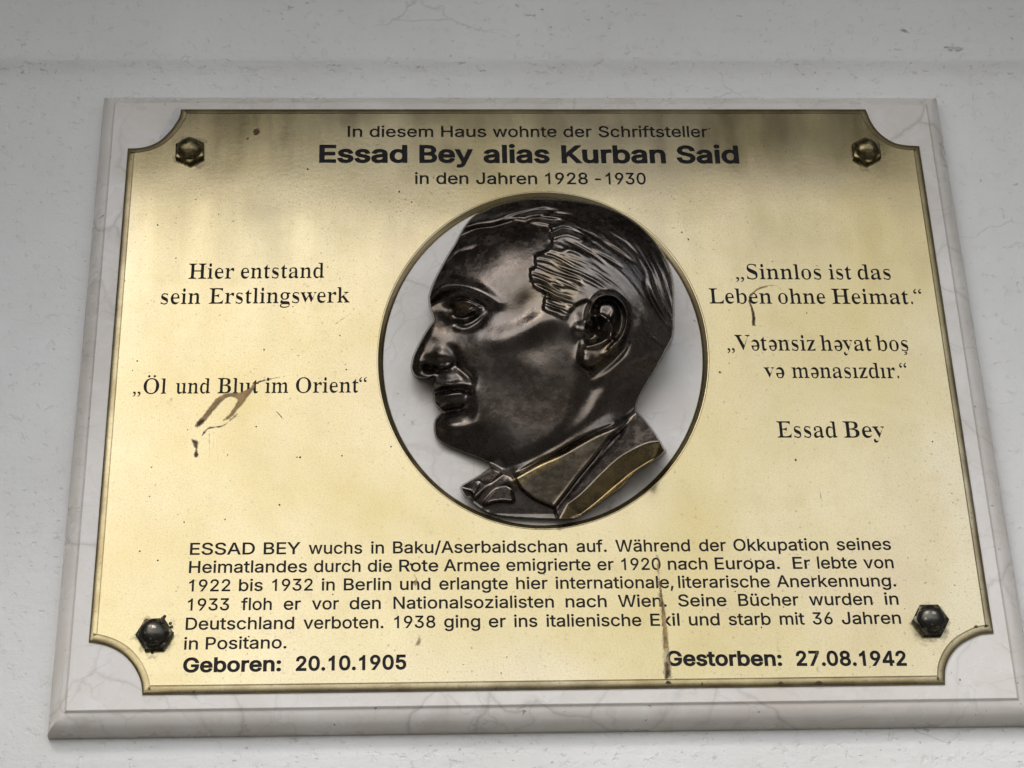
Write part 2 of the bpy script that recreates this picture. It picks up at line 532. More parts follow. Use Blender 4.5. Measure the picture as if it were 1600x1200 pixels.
# ---- letter shapes: outlines on a 1000-unit em, one glyph a line:  char, advance ; contours
SANS = ''' 188;
,188;68,71 38,-119 84,-119 137,71
-453;114,244 114,188 337,188 337,244
.188;50,41 53,24 63,9 78,-1 95,-4 113,-1 128,9 138,24 141,41 138,59 128,73 113,83 95,87 78,83 63,73 53,59
/249;235,533 178,533 14,-76 71,-76
0453;53,178 69,113 95,62 130,24 174,1 227,-7 279,1 323,24 359,62 384,113 400,178 405,254 400,330 384,395 358,447 323,484 279,508 227,516 174,508 130,484 95,447 69,395 53,330 48,254|123,144 113,194 109,254 113,314 123,365 140,405 163,435 192,453 227,460 261,453 290,435 313,405 330,365 340,314 344,254 340,194 330,144 313,103 290,74 261,56 227,50 192,56 163,74 140,103
1453;198,509 86,427 86,358 209,448 212,448 212,55 76,55 76,0 391,0 391,55 276,55 276,509
2453;111,473 86,442 71,405 66,362 127,362 130,390 139,413 153,433 172,447 196,457 224,460 273,449 293,436 308,419 317,397 320,371 311,327 282,282 234,229 64,47 64,0 389,0 389,57 153,57 153,60 267,180 336,259 371,318 381,372 376,411 361,445 337,474 306,497 268,511 225,516 182,511 143,496
3453;98,30 133,10 173,-3 218,-7 266,-2 309,12 344,36 370,66 387,103 393,145 387,186 371,222 344,253 308,276 264,288 221,289 372,461 372,509 70,509 70,452 288,452 288,448 157,299 157,248 201,248 242,244 275,234 299,217 316,196 326,172 329,145 325,116 315,93 297,74 275,61 219,50 165,59 144,71 126,87 115,107 109,132 44,132 52,91 70,57
4453;40,158 40,105 282,105 282,0 343,0 343,105 413,105 413,163 343,163 343,318 282,318 282,163 109,163 109,166 311,509 247,509
5453;136,301 134,301 151,452 366,452 366,509 96,509 67,253 128,246 167,268 218,277 248,273 275,262 297,244 314,221 324,193 328,162 324,131 314,104 298,82 276,64 250,53 221,50 173,60 138,89 127,108 122,130 60,130 66,93 83,60 108,32 140,11 178,-2 221,-7 268,-1 309,15 343,41 369,76 385,117 391,163 388,199 379,231 364,260 345,285 321,306 294,321 263,330 229,334 178,325
6453;84,74 109,40 142,15 182,-1 226,-7 271,-2 310,14 343,39 368,73 384,112 389,157 384,201 370,240 346,271 316,295 278,309 235,314 196,307 172,292 322,509 252,509 137,340 80,239 68,199 64,162 69,115|138,102 128,128 125,158 128,188 138,214 153,235 174,252 198,262 226,265 254,262 279,251 299,235 314,213 324,187 327,157 324,128 314,101 299,79 279,63 254,52 226,48 198,52 174,63 153,79
7453;97,0 165,0 391,449 391,509 62,509 62,452 323,452 323,448
8453;74,62 101,33 136,11 178,-2 226,-7 275,-2 317,11 352,33 378,62 395,96 401,135 397,166 387,195 372,220 351,241 327,256 300,265 300,267 333,282 359,308 376,342 382,380 377,417 361,450 337,477 306,498 269,511 226,516 184,511 146,498 114,477 90,450 75,417 70,380 76,342 93,308 119,282 153,267 153,265 125,256 101,241 81,220 65,195 55,166 52,135 57,96|129,91 119,113 115,139 119,165 130,189 147,208 169,223 196,232 226,235 256,232 283,223 305,208 322,189 333,165 337,139 333,113 323,91 307,74 285,60 258,52 226,49 195,52 167,60 145,74|178,300 159,313 145,330 136,351 133,376 136,399 145,420 159,437 177,449 226,460 275,449 294,437 308,420 316,399 319,376 316,351 307,330 293,313 274,300 226,290
9453;83,269 106,237 137,214 175,199 218,195 257,202 280,216 130,0 200,0 315,168 373,270 385,309 389,347 384,393 368,434 343,468 310,494 271,510 226,516 182,510 143,494 110,469 85,436 69,397 64,352 68,307|138,295 129,322 125,352 129,381 138,407 154,429 174,446 199,457 226,460 254,457 279,446 299,429 314,407 324,381 327,350 324,321 314,295 299,273 279,257 254,247 226,243 199,247 174,257 154,274
:188;50,41 53,24 63,9 78,-1 95,-4 113,-1 128,9 138,24 141,41 138,59 128,73 113,83 95,87 78,83 63,73 53,59|50,316 53,299 63,284 78,274 95,271 113,274 128,284 138,299 141,316 138,334 128,349 113,359 95,362 78,359 63,349 53,334
A480;16,0 85,0 135,142 344,142 395,0 463,0 276,509 201,509|191,302 213,371 239,457 264,372 287,302 324,199 154,199
B456;125,57 125,231 248,231 279,228 306,218 327,203 342,184 352,161 355,137 349,105 330,80 296,63 245,57|60,509 60,0 247,0 301,4 344,18 377,39 400,67 413,100 418,136 414,173 402,203 385,227 363,245 339,257 315,262 315,267 356,286 387,320 395,344 398,374 394,410 381,442 359,469 329,491 289,504 241,509|125,285 125,452 240,452 283,446 313,429 330,403 336,372 333,348 323,326 308,309 288,296 238,285
D502;60,509 60,0 219,0 291,8 351,31 398,68 433,119 455,181 462,255 455,329 433,391 399,441 353,478 294,501 225,509|318,81 272,63 215,57 125,57 125,452 221,452 275,446 320,428 354,399 379,361 394,312 399,255 394,198 379,149 354,110
E419;125,57 125,229 355,229 355,286 125,286 125,452 372,452 372,509 60,509 60,0 375,0 375,57
G520;47,179 69,116 104,64 149,25 205,1 269,-7 326,0 377,19 419,50 451,91 471,141 478,200 478,256 283,256 283,199 414,199 410,160 396,123 374,93 345,71 309,57 269,53 224,59 184,76 151,105 125,145 109,194 103,254 109,314 125,364 150,404 183,432 222,450 265,456 315,448 356,427 387,393 408,349 474,349 465,384 449,416 429,445 403,469 374,489 340,504 304,513 265,516 203,508 149,484 103,445 69,393 47,329 40,254
H517;60,0 125,0 125,232 392,232 392,0 457,0 457,509 392,509 392,289 125,289 125,509 60,509
I300;31,57 31,0 269,0 269,57 183,57 183,452 269,452 269,509 31,509 31,452 118,452 118,57
J396;33,145 38,100 52,63 75,33 106,11 143,-2 185,-7 227,-2 263,11 294,33 318,63 332,100 336,145 336,509 272,509 272,145 266,104 248,74 220,56 185,50 149,56 122,74 104,104 98,145 98,173 33,173
K467;60,509 60,0 125,0 125,167 198,245 372,0 449,0 243,288 448,509 364,509 174,303 124,241 125,509
N523;120,430 387,0 463,0 463,509 399,509 401,108 403,76 388,107 363,151 136,509 60,509 60,0 125,0
O533;48,179 70,115 105,63 150,25 205,1 267,-7 329,1 384,25 429,63 464,115 486,179 493,254 486,329 464,393 429,445 384,484 329,508 267,516 205,508 150,484 105,445 70,393 48,329 40,254|125,144 109,194 103,254 109,314 125,364 151,404 184,433 223,450 267,456 310,450 349,433 383,404 408,365 425,314 430,254 425,194 408,144 383,105 349,76 310,59 267,53 223,59 184,76 151,105
P445;60,509 60,0 125,0 125,186 235,186 289,191 332,207 366,233 390,265 404,304 409,348 404,391 390,430 366,462 332,487 289,503 235,509|125,242 125,452 232,452 268,449 297,439 318,423 333,402 342,376 344,348 342,319 333,294 318,272 297,256 269,246 233,242
R449;60,509 60,0 125,0 125,198 236,198 246,199 353,0 428,0 313,210 333,217 367,240 390,271 405,309 409,352 405,395 390,433 367,465 333,489 290,504 236,509|125,255 125,452 233,452 269,449 298,440 319,425 334,405 342,380 345,352 342,324 334,300 319,281 298,267 269,258 234,255
S447;64,60 91,31 128,9 172,-4 224,-9 278,-4 323,11 360,34 386,64 403,99 408,139 405,171 395,198 359,238 312,264 264,279 212,293 169,308 131,334 119,352 115,376 118,398 129,418 145,435 167,448 194,456 225,459 267,453 302,437 326,412 337,378 401,378 394,415 377,449 351,476 316,498 275,511 227,516 180,511 138,498 102,476 75,448 58,413 52,372 60,326 86,289 128,260 184,239 245,222 296,205 332,179 342,161 346,139 341,114 329,92 311,74 286,60 257,52 224,49 166,59 142,71 123,88 110,110 104,137 38,137 46,96
W686;16,509 155,0 230,0 318,323 335,395 343,438 351,391 368,323 455,0 530,0 670,509 603,509 493,62 380,509 306,509 193,60 82,509
Y472;91,509 16,509 203,208 203,0 268,0 268,208 455,509 381,509 280,344 251,293 237,260 222,292 192,344
a389;30,108 35,73 48,45 68,22 94,5 126,-5 160,-9 215,1 252,25 272,52 277,52 277,0 337,0 337,251 333,290 322,320 306,343 286,360 239,379 194,384 133,375 104,364 79,346 57,322 41,291 100,274 118,301 149,322 196,331 240,322 267,297 273,243 265,235 234,227 178,220 125,211 78,193 58,179 43,161 34,138|92,105 95,124 103,139 134,159 175,168 231,176 259,182 276,190 276,138 272,115 263,93 248,74 228,59 202,49 170,45 130,52 102,72
b424;53,0 112,0 112,59 118,59 138,31 172,4 198,-5 229,-8 274,-2 313,16 346,45 370,84 385,133 390,189 385,245 370,293 345,332 313,361 274,378 229,384 197,381 171,373 137,346 118,319 114,319 114,509 53,509|116,150 113,189 116,229 125,263 140,291 161,312 188,325 220,330 253,325 280,311 301,290 316,261 325,227 328,189 325,151 316,117 301,88 279,66 253,51 220,47 188,51 162,65 140,86 125,115
c396;34,187 40,133 56,85 82,46 117,16 159,-2 207,-8 261,-1 306,21 341,56 363,102 304,117 292,89 271,66 243,52 207,46 173,51 145,66 124,89 108,117 99,151 96,187 99,224 108,258 124,287 145,310 173,325 207,330 242,325 270,311 290,289 303,262 362,277 340,322 305,356 260,377 207,384 159,378 117,360 82,330 56,291 40,243
d424;39,133 55,84 79,45 111,16 151,-2 195,-8 227,-5 252,4 287,31 307,59 313,59 313,0 372,0 372,509 311,509 311,319 306,319 287,346 253,373 228,381 196,384 151,378 112,361 79,332 55,293 39,245 34,189|109,117 99,151 96,189 99,227 108,261 124,290 145,311 172,325 205,330 237,325 263,312 284,291 300,263 309,229 312,189 309,150 299,115 284,86 263,65 236,51 205,47 172,51 145,66 124,88
e404;34,187 40,132 56,85 82,46 117,16 161,-2 212,-8 249,-5 283,4 311,19 335,39 353,63 365,91 306,105 285,73 254,53 212,46 179,50 151,61 128,80 110,106 100,139 97,169 371,169 371,194 368,242 357,282 341,315 319,341 294,361 266,374 205,384 157,378 115,359 81,329 55,290 39,242|146,313 173,326 205,330 237,326 263,314 283,294 298,269 307,237 308,221 97,221 99,241 109,270 125,294
f254;142,0 142,327 228,327 228,379 142,379 142,419 145,443 154,460 171,470 195,474 215,472 227,468 243,521 222,527 187,530 135,519 113,505 96,486 84,461 81,432 81,379 6,379 6,327 81,327 81,0
g425;39,136 55,90 80,53 113,27 152,10 195,5 227,8 252,16 287,41 306,68 311,68 311,-6 304,-47 282,-75 249,-92 207,-97 154,-88 122,-66 101,-41 51,-69 82,-110 134,-140 168,-148 207,-151 251,-147 291,-136 324,-117 350,-90 367,-54 372,-9 372,379 313,379 313,319 308,319 288,346 253,373 228,382 196,384 152,378 112,361 80,332 55,293 39,246 34,191|109,123 99,155 96,193 99,229 109,262 124,290 145,312 172,325 205,330 237,325 264,312 285,291 300,264 309,231 312,193 309,154 300,121 285,95 264,75 237,63 205,59 172,63 145,76 124,96
h410;53,509 53,0 114,0 114,227 117,257 126,283 141,303 161,317 184,326 210,329 246,323 273,304 290,275 296,235 296,0 357,0 357,240 353,285 341,321 321,349 295,369 264,380 227,384 187,379 152,362 124,332 114,311 114,509
i167;54,455 67,446 84,443 100,446 114,455 123,468 126,483 123,499 114,512 100,521 84,524 67,521 54,512 44,499 41,483 44,468|53,379 53,0 114,0 114,379
k381;114,212 114,509 53,509 53,0 114,0 114,140 154,178 294,0 372,0 201,217 360,379 284,379 121,212
l189;53,509 53,84 58,47 74,20 101,3 139,-2 162,-1 181,3 170,54 146,52 130,54 120,62 114,99 114,509
m610;132,346 118,323 112,308 112,379 53,379 53,0 114,0 114,238 117,266 126,289 140,307 158,320 199,330 229,326 253,311 269,288 274,260 274,0 335,0 335,247 345,290 374,320 395,328 419,330 447,326 473,313 490,289 496,254 496,0 557,0 557,255 553,296 541,328 522,354 497,372 468,383 437,386 381,375 337,343 322,321 317,307 309,331 287,361 257,380 219,386 172,376
n410;114,0 114,227 117,257 126,283 141,303 161,317 184,326 210,329 246,323 273,304 290,275 296,235 296,0 357,0 357,240 353,285 341,321 321,349 295,369 264,380 227,384 187,379 152,362 124,332 112,308 112,379 53,379 53,0
o415;40,133 56,85 82,46 117,16 159,-2 207,-8 256,-2 299,16 333,46 359,85 376,133 381,187 376,243 359,291 333,330 299,360 256,378 207,384 159,378 117,360 82,330 56,291 40,243 34,187|108,117 99,151 96,187 99,224 108,258 124,287 145,310 173,325 207,330 242,325 270,310 292,287 307,258 316,224 319,187 316,151 307,117 292,89 270,66 242,51 207,46 173,51 145,66 124,89
p424;112,319 112,379 53,379 53,-143 114,-143 114,59 118,59 138,31 173,4 198,-5 229,-8 274,-2 313,16 346,45 370,84 385,133 390,189 385,245 370,293 345,332 313,361 274,378 229,384 197,381 171,373 137,346 118,319|116,150 113,189 116,229 125,263 140,291 161,312 188,325 220,330 253,325 280,311 301,290 316,261 325,227 328,189 325,151 316,117 301,88 279,66 253,51 220,47 188,51 162,65 140,86 125,115
r259;112,321 112,379 53,379 53,0 114,0 114,237 117,262 126,284 140,301 159,315 182,323 207,326 243,322 243,384 213,385 181,380 152,367 130,347 115,321
s365;62,38 84,18 112,3 145,-5 182,-8 223,-5 260,6 290,24 312,47 326,75 331,107 325,142 306,171 275,194 229,209 172,223 124,243 112,258 109,277 114,299 131,317 156,329 187,333 219,328 243,316 258,298 268,277 324,290 299,339 279,358 254,372 223,381 187,384 149,381 115,370 87,354 65,332 51,305 47,274 53,237 72,208 104,186 149,170 212,155 237,147 254,136 265,121 268,103 262,81 244,62 217,50 181,45 150,49 124,60 105,79 94,107 36,94 45,63
t227;65,93 72,52 92,21 125,2 168,-4 192,-3 213,2 202,54 170,50 150,53 136,61 128,76 126,98 126,327 204,327 204,379 126,379 126,471 65,471 65,379 6,379 6,327 65,327
u410;53,139 57,95 69,59 89,31 115,11 146,-1 182,-5 222,0 257,17 286,47 298,72 298,0 357,0 357,379 296,379 296,153 293,122 283,97 268,77 249,62 226,53 200,50 164,56 137,75 119,105 114,144 114,379 53,379
v389;165,155 84,379 17,379 163,0 226,0 371,379 305,379 224,155 195,59
w567;87,379 23,379 138,0 199,0 284,309 368,0 429,0 545,379 480,379 434,214 413,135 397,66 382,136 362,214 316,379 252,379 186,135 170,64 154,137 133,214
x379;21,0 91,0 148,85 189,154 231,85 287,0 358,0 224,192 352,379 282,379 233,306 191,233 147,306 100,379 29,379 155,194
y389;47,-139 65,-143 91,-145 139,-136 177,-107 204,-58 371,379 305,379 224,155 195,59 165,155 84,379 17,379 163,-1 151,-36 130,-74 104,-89 71,-87 61,-86
z380;42,46 42,0 339,0 339,56 126,56 126,60 333,331 333,379 48,379 48,323 254,323 254,320
ä389;68,22 94,5 126,-5 160,-9 215,1 252,25 272,52 277,52 277,0 337,0 337,251 333,290 322,320 306,343 286,360 239,379 194,384 133,375 104,364 79,346 57,322 41,291 100,274 118,301 149,322 196,331 240,322 267,297 273,243 265,235 234,227 178,220 125,211 78,193 58,179 43,161 34,138 30,108 35,73 48,45|102,72 92,105 95,124 103,139 134,159 175,168 231,176 259,182 276,190 276,138 272,115 263,93 248,74 228,59 202,49 170,45 130,52|80,468 89,455 102,446 117,443 133,446 146,455 155,468 158,483 155,499 146,512 133,520 117,523 102,520 89,512 80,499 77,483|224,468 233,455 246,446 261,443 277,446 290,455 299,468 301,483 299,499 290,512 277,520 261,523 246,520 233,512 224,499 221,483
ü410;53,139 57,95 69,59 89,31 115,11 146,-1 182,-5 222,0 257,17 286,47 298,72 298,0 357,0 357,379 296,379 296,153 293,122 283,97 268,77 249,62 226,53 200,50 164,56 137,75 119,105 114,144 114,379 53,379|93,483 96,468 104,455 118,446 133,443 149,446 162,455 170,468 173,483 170,499 162,512 149,520 133,523 118,520 104,512 96,499|239,468 248,455 261,446 277,443 292,446 305,455 314,468 317,483 314,499 305,512 292,520 277,523 261,520 248,512 239,499 236,483'''
SERIF = ''' 278;
.219;49,51 57,21 79,-1 109,-9 139,-1 161,21 169,51 161,81 139,103 109,111 79,103 57,81
B659;67,33 24,26 24,0 354,0 433,6 499,23 553,52 592,90 615,139 623,196 611,257 574,307 513,343 427,368 498,389 549,422 580,466 590,522 574,590 525,639 443,668 328,678 23,678 23,653 76,645 92,633 103,614 111,549 111,122 107,77 93,48|271,97 271,344 294,344 344,340 384,328 413,309 432,280 444,241 448,191 441,121 422,73 400,52 369,40 330,36 301,39 284,50 274,68|348,383 280,375 271,375 271,582 273,613 280,633 294,643 322,646 370,638 401,614 418,573 424,514 416,448 392,406
E658;21,25 21,0 599,0 640,213 612,213 585,156 552,112 513,79 467,58 410,45 343,41 307,44 286,52 275,69 272,100 272,331 322,328 359,318 386,299 407,270 420,229 428,176 453,176 453,514 429,514 412,446 386,401 346,375 288,366 272,366 272,578 277,621 285,632 298,638 345,641 411,637 465,625 507,605 537,575 559,532 571,476 594,476 594,678 24,678 24,653 66,648 93,634 107,603 112,549 112,116 107,72 93,44 65,30
H779;23,26 23,0 360,0 360,26 316,32 289,47 275,75 271,120 271,329 509,329 509,120 504,73 490,46 463,32 420,26 420,0 755,0 755,26 712,33 687,49 673,77 669,120 669,564 673,606 686,632 712,646 755,653 755,678 420,678 420,653 477,643 493,633 502,618 509,564 509,373 271,373 271,564 278,618 288,633 304,643 360,653 360,678 24,678 24,653 66,646 93,631 106,605 111,564 111,120 107,75 93,47 67,32
L635;23,26 23,0 598,0 636,230 609,230 582,167 551,119 513,83 469,59 414,46 348,41 298,47 284,55 276,70 271,123 271,564 280,620 291,636 310,646 372,653 372,678 24,678 24,653 66,647 93,633 106,606 111,564 111,120 107,75 93,47 67,32
O782;67,199 98,138 141,86 192,43 251,11 317,-9 388,-16 461,-9 529,11 589,43 641,86 684,138 716,199 735,266 742,339 735,413 716,481 684,542 642,594 591,636 532,668 466,687 395,694 321,687 254,667 193,635 141,592 98,539 67,479 48,411 41,339 48,266|221,243 216,339 227,479 259,580 312,640 387,660 438,651 482,624 518,579 544,516 560,436 565,339 554,199 522,98 469,38 394,18 343,27 300,54 264,100 237,163
S581;126,18 147,14 187,1 236,-12 286,-15 357,-8 418,12 468,43 505,86 527,138 535,198 531,241 521,280 502,315 473,347 431,377 377,406 281,451 236,476 204,501 185,530 178,566 185,604 208,635 243,655 289,662 330,656 370,639 406,610 437,573 462,528 480,475 505,475 505,694 477,694 467,670 446,662 342,687 275,694 220,688 172,669 131,639 100,600 81,551 74,494 84,430 115,376 167,329 242,284 335,238 379,209 406,174 415,133 407,89 383,54 344,30 293,22 244,28 202,45 166,74 136,115 112,169 93,235 64,235 64,-16 91,-16 103,11
V637;-21,678 -21,653 12,644 34,626 66,567 316,-19 342,-19 569,570 589,612 608,637 630,649 658,653 658,678 445,678 445,653 509,643 523,630 528,609 518,562 385,213 240,563 227,610 232,630 248,644 274,651 314,653 314,678
a512;67,303 87,289 115,284 142,288 164,301 178,320 183,344 179,363 155,408 162,426 184,436 220,440 255,435 278,421 292,395 296,359 296,283 177,244 95,203 59,172 37,135 30,94 38,51 60,17 96,-6 142,-13 198,-6 250,16 298,52 310,15 337,-8 379,-15 419,-9 456,10 490,41 477,62 453,51 439,59 436,93 436,313 431,363 416,404 392,435 356,457 305,470 241,474 188,470 141,458 103,439 73,415 55,385 49,352 53,324|181,83 176,125 189,183 229,225 296,252 296,94 259,61 225,50 198,58
b537;12,678 12,654 39,649 55,638 62,617 64,578 64,-17 79,-17 156,42 198,10 242,-9 286,-15 347,-7 402,19 447,59 481,112 502,175 509,247 503,310 486,365 459,411 423,445 379,467 329,474 282,467 241,448 206,415 206,678|206,360 215,383 231,402 252,413 274,417 304,412 327,398 344,374 360,318 365,238 360,141 345,73 328,44 304,27 272,21 235,30 213,57 206,102
d551;52,99 79,52 116,16 159,-7 208,-15 258,-7 300,17 332,58 332,-15 438,8 526,16 526,41 498,48 484,61 477,81 475,112 475,678 262,678 262,654 294,650 316,641 328,623 332,597 332,417 299,449 261,468 217,474 167,466 121,443 83,405 54,354 35,291 29,219 35,156|179,146 175,228 180,312 194,372 209,397 231,413 259,418 285,414 307,402 324,383 332,360 332,113 320,84 301,62 278,47 255,42 229,47 208,62 193,87
e448;234,474 179,466 130,443 88,406 56,358 36,300 29,234 36,163 55,102 86,52 126,16 174,-7 229,-15 305,-1 370,40 424,108 402,128 370,92 335,70 297,63 244,74 206,109 182,167 174,247 421,247 421,258 415,321 399,374 371,417 333,449 287,468|173,286 173,303 180,380 203,427 240,442 269,435 288,413 297,375 300,320 300,286
g487;43,-160 71,-181 132,-202 217,-209 293,-204 356,-191 406,-168 441,-137 463,-100 470,-55 465,-14 451,19 425,43 386,60 332,70 261,73 210,73 177,77 157,88 150,106 154,125 168,141 187,151 211,155 256,153 305,158 348,172 384,195 411,225 428,262 434,303 425,354 399,399 472,399 472,453 347,453 292,469 234,474 179,469 131,454 90,430 59,399 39,360 33,316 46,251 86,200 152,164 99,138 63,110 42,80 35,45 42,13 65,-15 102,-38 57,-57 30,-81 21,-111 27,-137|117,-133 109,-108 118,-77 144,-51 305,-51 344,-54 371,-62 387,-76 392,-98 375,-140 324,-165 239,-173 181,-168 141,-154|185,411 204,434 234,442 264,434 284,411 294,371 297,314 294,257 284,217 264,193 234,185 204,193 185,217 174,257 170,314 174,371
h567;27,24 27,0 268,0 268,24 244,28 230,39 222,56 220,83 220,350 245,380 272,398 302,404 327,399 341,384 350,323 350,83 345,50 331,31 308,24 301,24 301,0 541,0 541,24 517,28 502,39 495,56 492,83 492,315 484,385 460,434 419,464 362,474 308,465 261,440 220,397 220,678 28,678 28,655 53,650 68,639 76,621 78,594 78,83 75,56 67,38 52,28
i295;68,38 52,29 27,24 27,0 268,0 268,24 244,29 230,39 223,56 221,83 221,462 31,462 30,437 55,433 70,424 76,406 78,375 78,83 75,55|80,585 97,561 121,544 150,539 179,544 203,561 220,585 225,614 220,644 204,668 179,685 150,690 121,685 97,668 80,644 75,614
k534;26,24 26,0 268,0 268,24 244,29 230,39 222,56 220,83 220,200 242,219 345,73 356,47 348,30 323,24 314,24 314,0 560,0 560,24 536,31 515,51 331,311 409,387 459,423 514,437 514,462 306,462 306,437 350,431 363,414 357,393 338,369 220,251 220,678 31,678 30,654 56,649 70,640 78,592 78,83 75,56 68,39 52,29
l297;68,38 52,29 27,24 27,0 268,0 268,24 244,29 230,39 223,56 221,83 221,678 30,678 30,654 56,650 70,639 78,592 78,83 75,55
m825;67,38 52,28 27,24 27,0 264,0 264,24 241,29 227,40 220,57 218,83 218,350 241,380 267,398 297,404 322,399 336,384 345,323 345,83 343,57 335,39 321,28 297,24 297,0 530,0 530,24 507,28 493,39 485,57 483,83 483,353 507,381 534,398 562,404 587,399 601,384 610,323 610,83 608,57 600,39 586,28 562,24 562,0 798,0 798,24 774,28 760,39 752,56 750,83 750,315 742,385 718,434 678,464 622,474 567,465 519,436 477,389 453,436 412,465 353,474 303,465 258,438 218,394 218,462 28,462 28,438 53,434 68,423 76,404 78,377 78,83 75,56
n567;27,24 27,0 268,0 268,24 244,28 230,39 222,56 220,83 220,350 245,380 272,398 302,404 327,399 341,384 350,323 350,83 345,50 331,31 308,24 301,24 301,0 541,0 541,24 517,28 502,39 495,56 492,83 492,315 484,385 460,434 419,464 362,474 308,466 260,440 220,398 220,462 28,462 28,438 53,434 68,423 76,404 78,377 78,83 75,56 67,38 52,28
o501;56,105 90,55 135,17 189,-7 251,-15 312,-7 366,16 410,53 444,102 465,161 472,229 465,298 444,357 410,406 365,443 311,466 250,474 189,466 135,443 90,405 56,356 35,296 28,229 35,163|178,122 174,230 178,338 191,403 205,426 225,440 251,445 275,440 295,426 309,403 323,338 327,229 324,121 311,58 296,35 276,22 251,17 226,22 206,35 191,58
r428;27,24 27,0 294,0 294,24 258,28 237,38 226,55 222,83 222,286 227,327 241,360 261,380 281,387 296,383 308,372 331,344 346,334 369,331 394,336 414,349 427,370 431,396 426,428 410,453 384,469 347,474 313,468 279,449 245,417 217,375 217,462 31,462 30,437 55,433 69,425 76,406 78,375 78,83 75,55 68,38 52,29
s429;53,-13 76,-13 89,6 109,13 129,9 181,-9 225,-15 269,-10 307,4 340,27 364,58 378,96 383,141 377,189 360,226 329,255 285,282 218,315 172,346 160,364 156,386 160,408 173,426 194,437 222,441 259,434 293,413 320,378 340,330 363,330 363,475 343,475 332,459 317,454 247,471 210,475 165,470 128,456 97,433 73,403 60,368 55,328 62,288 81,252 113,221 159,193 232,156 262,136 280,113 286,87 281,60 266,40 242,26 209,22 167,31 129,58 99,101 79,157 53,157
t340;30,446 30,415 72,415 72,106 79,53 98,16 133,-7 184,-14 245,-2 294,36 331,98 307,111 291,83 272,66 250,60 233,64 223,76 215,122 215,415 309,415 309,462 215,462 215,631 192,631 131,550
u558;17,462 17,438 43,433 59,421 66,399 68,369 68,144 75,75 97,26 121,3 153,-10 195,-15 238,-10 277,5 312,29 340,60 340,-15 446,11 536,19 536,44 509,49 493,58 485,76 482,104 482,462 282,462 282,438 312,434 329,422 337,401 340,369 340,98 318,73 292,58 263,53 241,57 225,69 214,87 211,110 211,462
v456;-4,462 -4,437 18,432 33,419 57,369 212,-15 238,-15 387,362 414,415 430,430 454,439 454,462 303,462 303,438 334,434 353,423 359,405 351,376 275,182 194,399 192,411 202,431 232,438 244,438 244,462
w647;-16,462 -16,437 9,424 25,394 182,-15 208,-15 332,293 430,-15 453,-15 613,384 633,424 645,435 663,439 663,462 530,462 530,439 566,430 573,422 576,410 569,381 500,210 443,390 440,411 450,430 481,437 481,462 250,462 250,439 282,430 299,396 314,350 248,189 178,376 172,396 170,411 178,431 206,437 206,462
y447;-7,462 -7,437 23,428 37,410 54,373 209,-7 193,-66 170,-110 147,-138 128,-147 115,-143 110,-130 111,-113 107,-91 95,-73 77,-63 53,-59 27,-64 7,-79 -6,-101 -10,-125 -4,-159 15,-186 43,-203 78,-209 113,-205 142,-195 168,-174 193,-143 241,-36 386,361 413,418 427,432 446,437 446,462 302,462 302,437 342,431 351,422 354,408 352,387 343,359 276,177 193,397 191,409 194,423 202,431 241,437 241,462
z436;19,21 19,0 399,0 411,160 387,160 363,103 332,65 288,44 227,37 187,37 409,433 409,462 47,462 39,322 65,322 83,372 108,405 143,422 191,428 250,428'''
def read_font(s):
    f = {}
    for ln in s.split('\n'):
        if not ln: continue
        ch = ln[0]; adv, _, rest = ln[1:].partition(';')
        f[ch] = (int(adv), [np.array([[int(a) for a in q.split(',')] for q in c.split()], float) for c in rest.split('|') if c])
    return f
FS, FT = read_font(SANS), read_font(SERIF)
R = lambda x0, y0, x1, y1: np.array([(x0, y0), (x1, y0), (x1, y1), (x0, y1)], float)
FS['I'] = (190, [R(62, 0, 127, 509)])
FS['l'] = (162, [R(52, 0, 112, 519)])
FS['1'] = (430, [np.array([(282, 0), (282, 511), (243, 511), (225, 480), (190, 446), (150, 419), (112, 402), (112, 342), (140, 352), (180, 374), (222, 405), (222, 0)], float)])
FS['4'] = (453, [np.array([(282, 0), (343, 0), (343, 105), (413, 105), (413, 163), (343, 163), (343, 509), (270, 509), (38, 163), (38, 105), (282, 105)], float),
                 np.array([(282, 163), (103, 163), (282, 428)], float)])
def dot(cx, cy, r, n=12):
    a = np.linspace(0, 2 * math.pi, n, endpoint=False)
    return np.stack([cx + r * np.cos(a), cy + r * np.sin(a)], 1)
# the roman is thinner in the stems than the heavy outlines: pull stems in sideways only
def thin(c, d):
    cc = c if area2(c) > 0 else c
    a = np.roll(c, 1, 0); b = np.roll(c, -1, 0)
    e = b - a; e /= np.maximum(np.linalg.norm(e, axis=1), 1e-6)[:, None]
    nx = e[:, 1]
    r = c.copy(); r[:, 0] -= d * nx; r[:, 1] -= 9.0 * e[:, 0]
    return r
def fatten(c, d):
    return inset(c, -d)
SER_TH = 20.0
FT = {k: (adv, [thin(c, SER_TH) for c in cs]) for k, (adv, cs) in FT.items()}
FT['ı'] = (FT['i'][0], [c for c in FT['i'][1] if c[:, 1].min() < 400])
adv, cs = FT['e']
ce = np.concatenate(cs); mid = np.array([(ce[:, 0].min() + ce[:, 0].max()) / 2, (ce[:, 1].min() + ce[:, 1].max()) / 2])
FT['ə'] = (adv, [2 * mid - c for c in cs])
adv, cs = FT['O']; cx = np.concatenate(cs)[:, 0].mean()
FT['Ö'] = (adv, cs + [dot(cx - 115, 785, 55), dot(cx + 115, 785, 55)])
adv, cs = FT['s']; cx = np.concatenate(cs)[:, 0].mean()
ced = np.array([(-28, 4), (22, 4), (8, -42), (50, -48), (72, -82), (70, -132), (32, -172), (-30, -180), (-72, -162), (-62, -138), (-20, -148), (12, -128), (16, -102), (-8, -88), (-44, -84)], float) + (cx, 0)
FT['ş'] = (adv, cs + [ced])
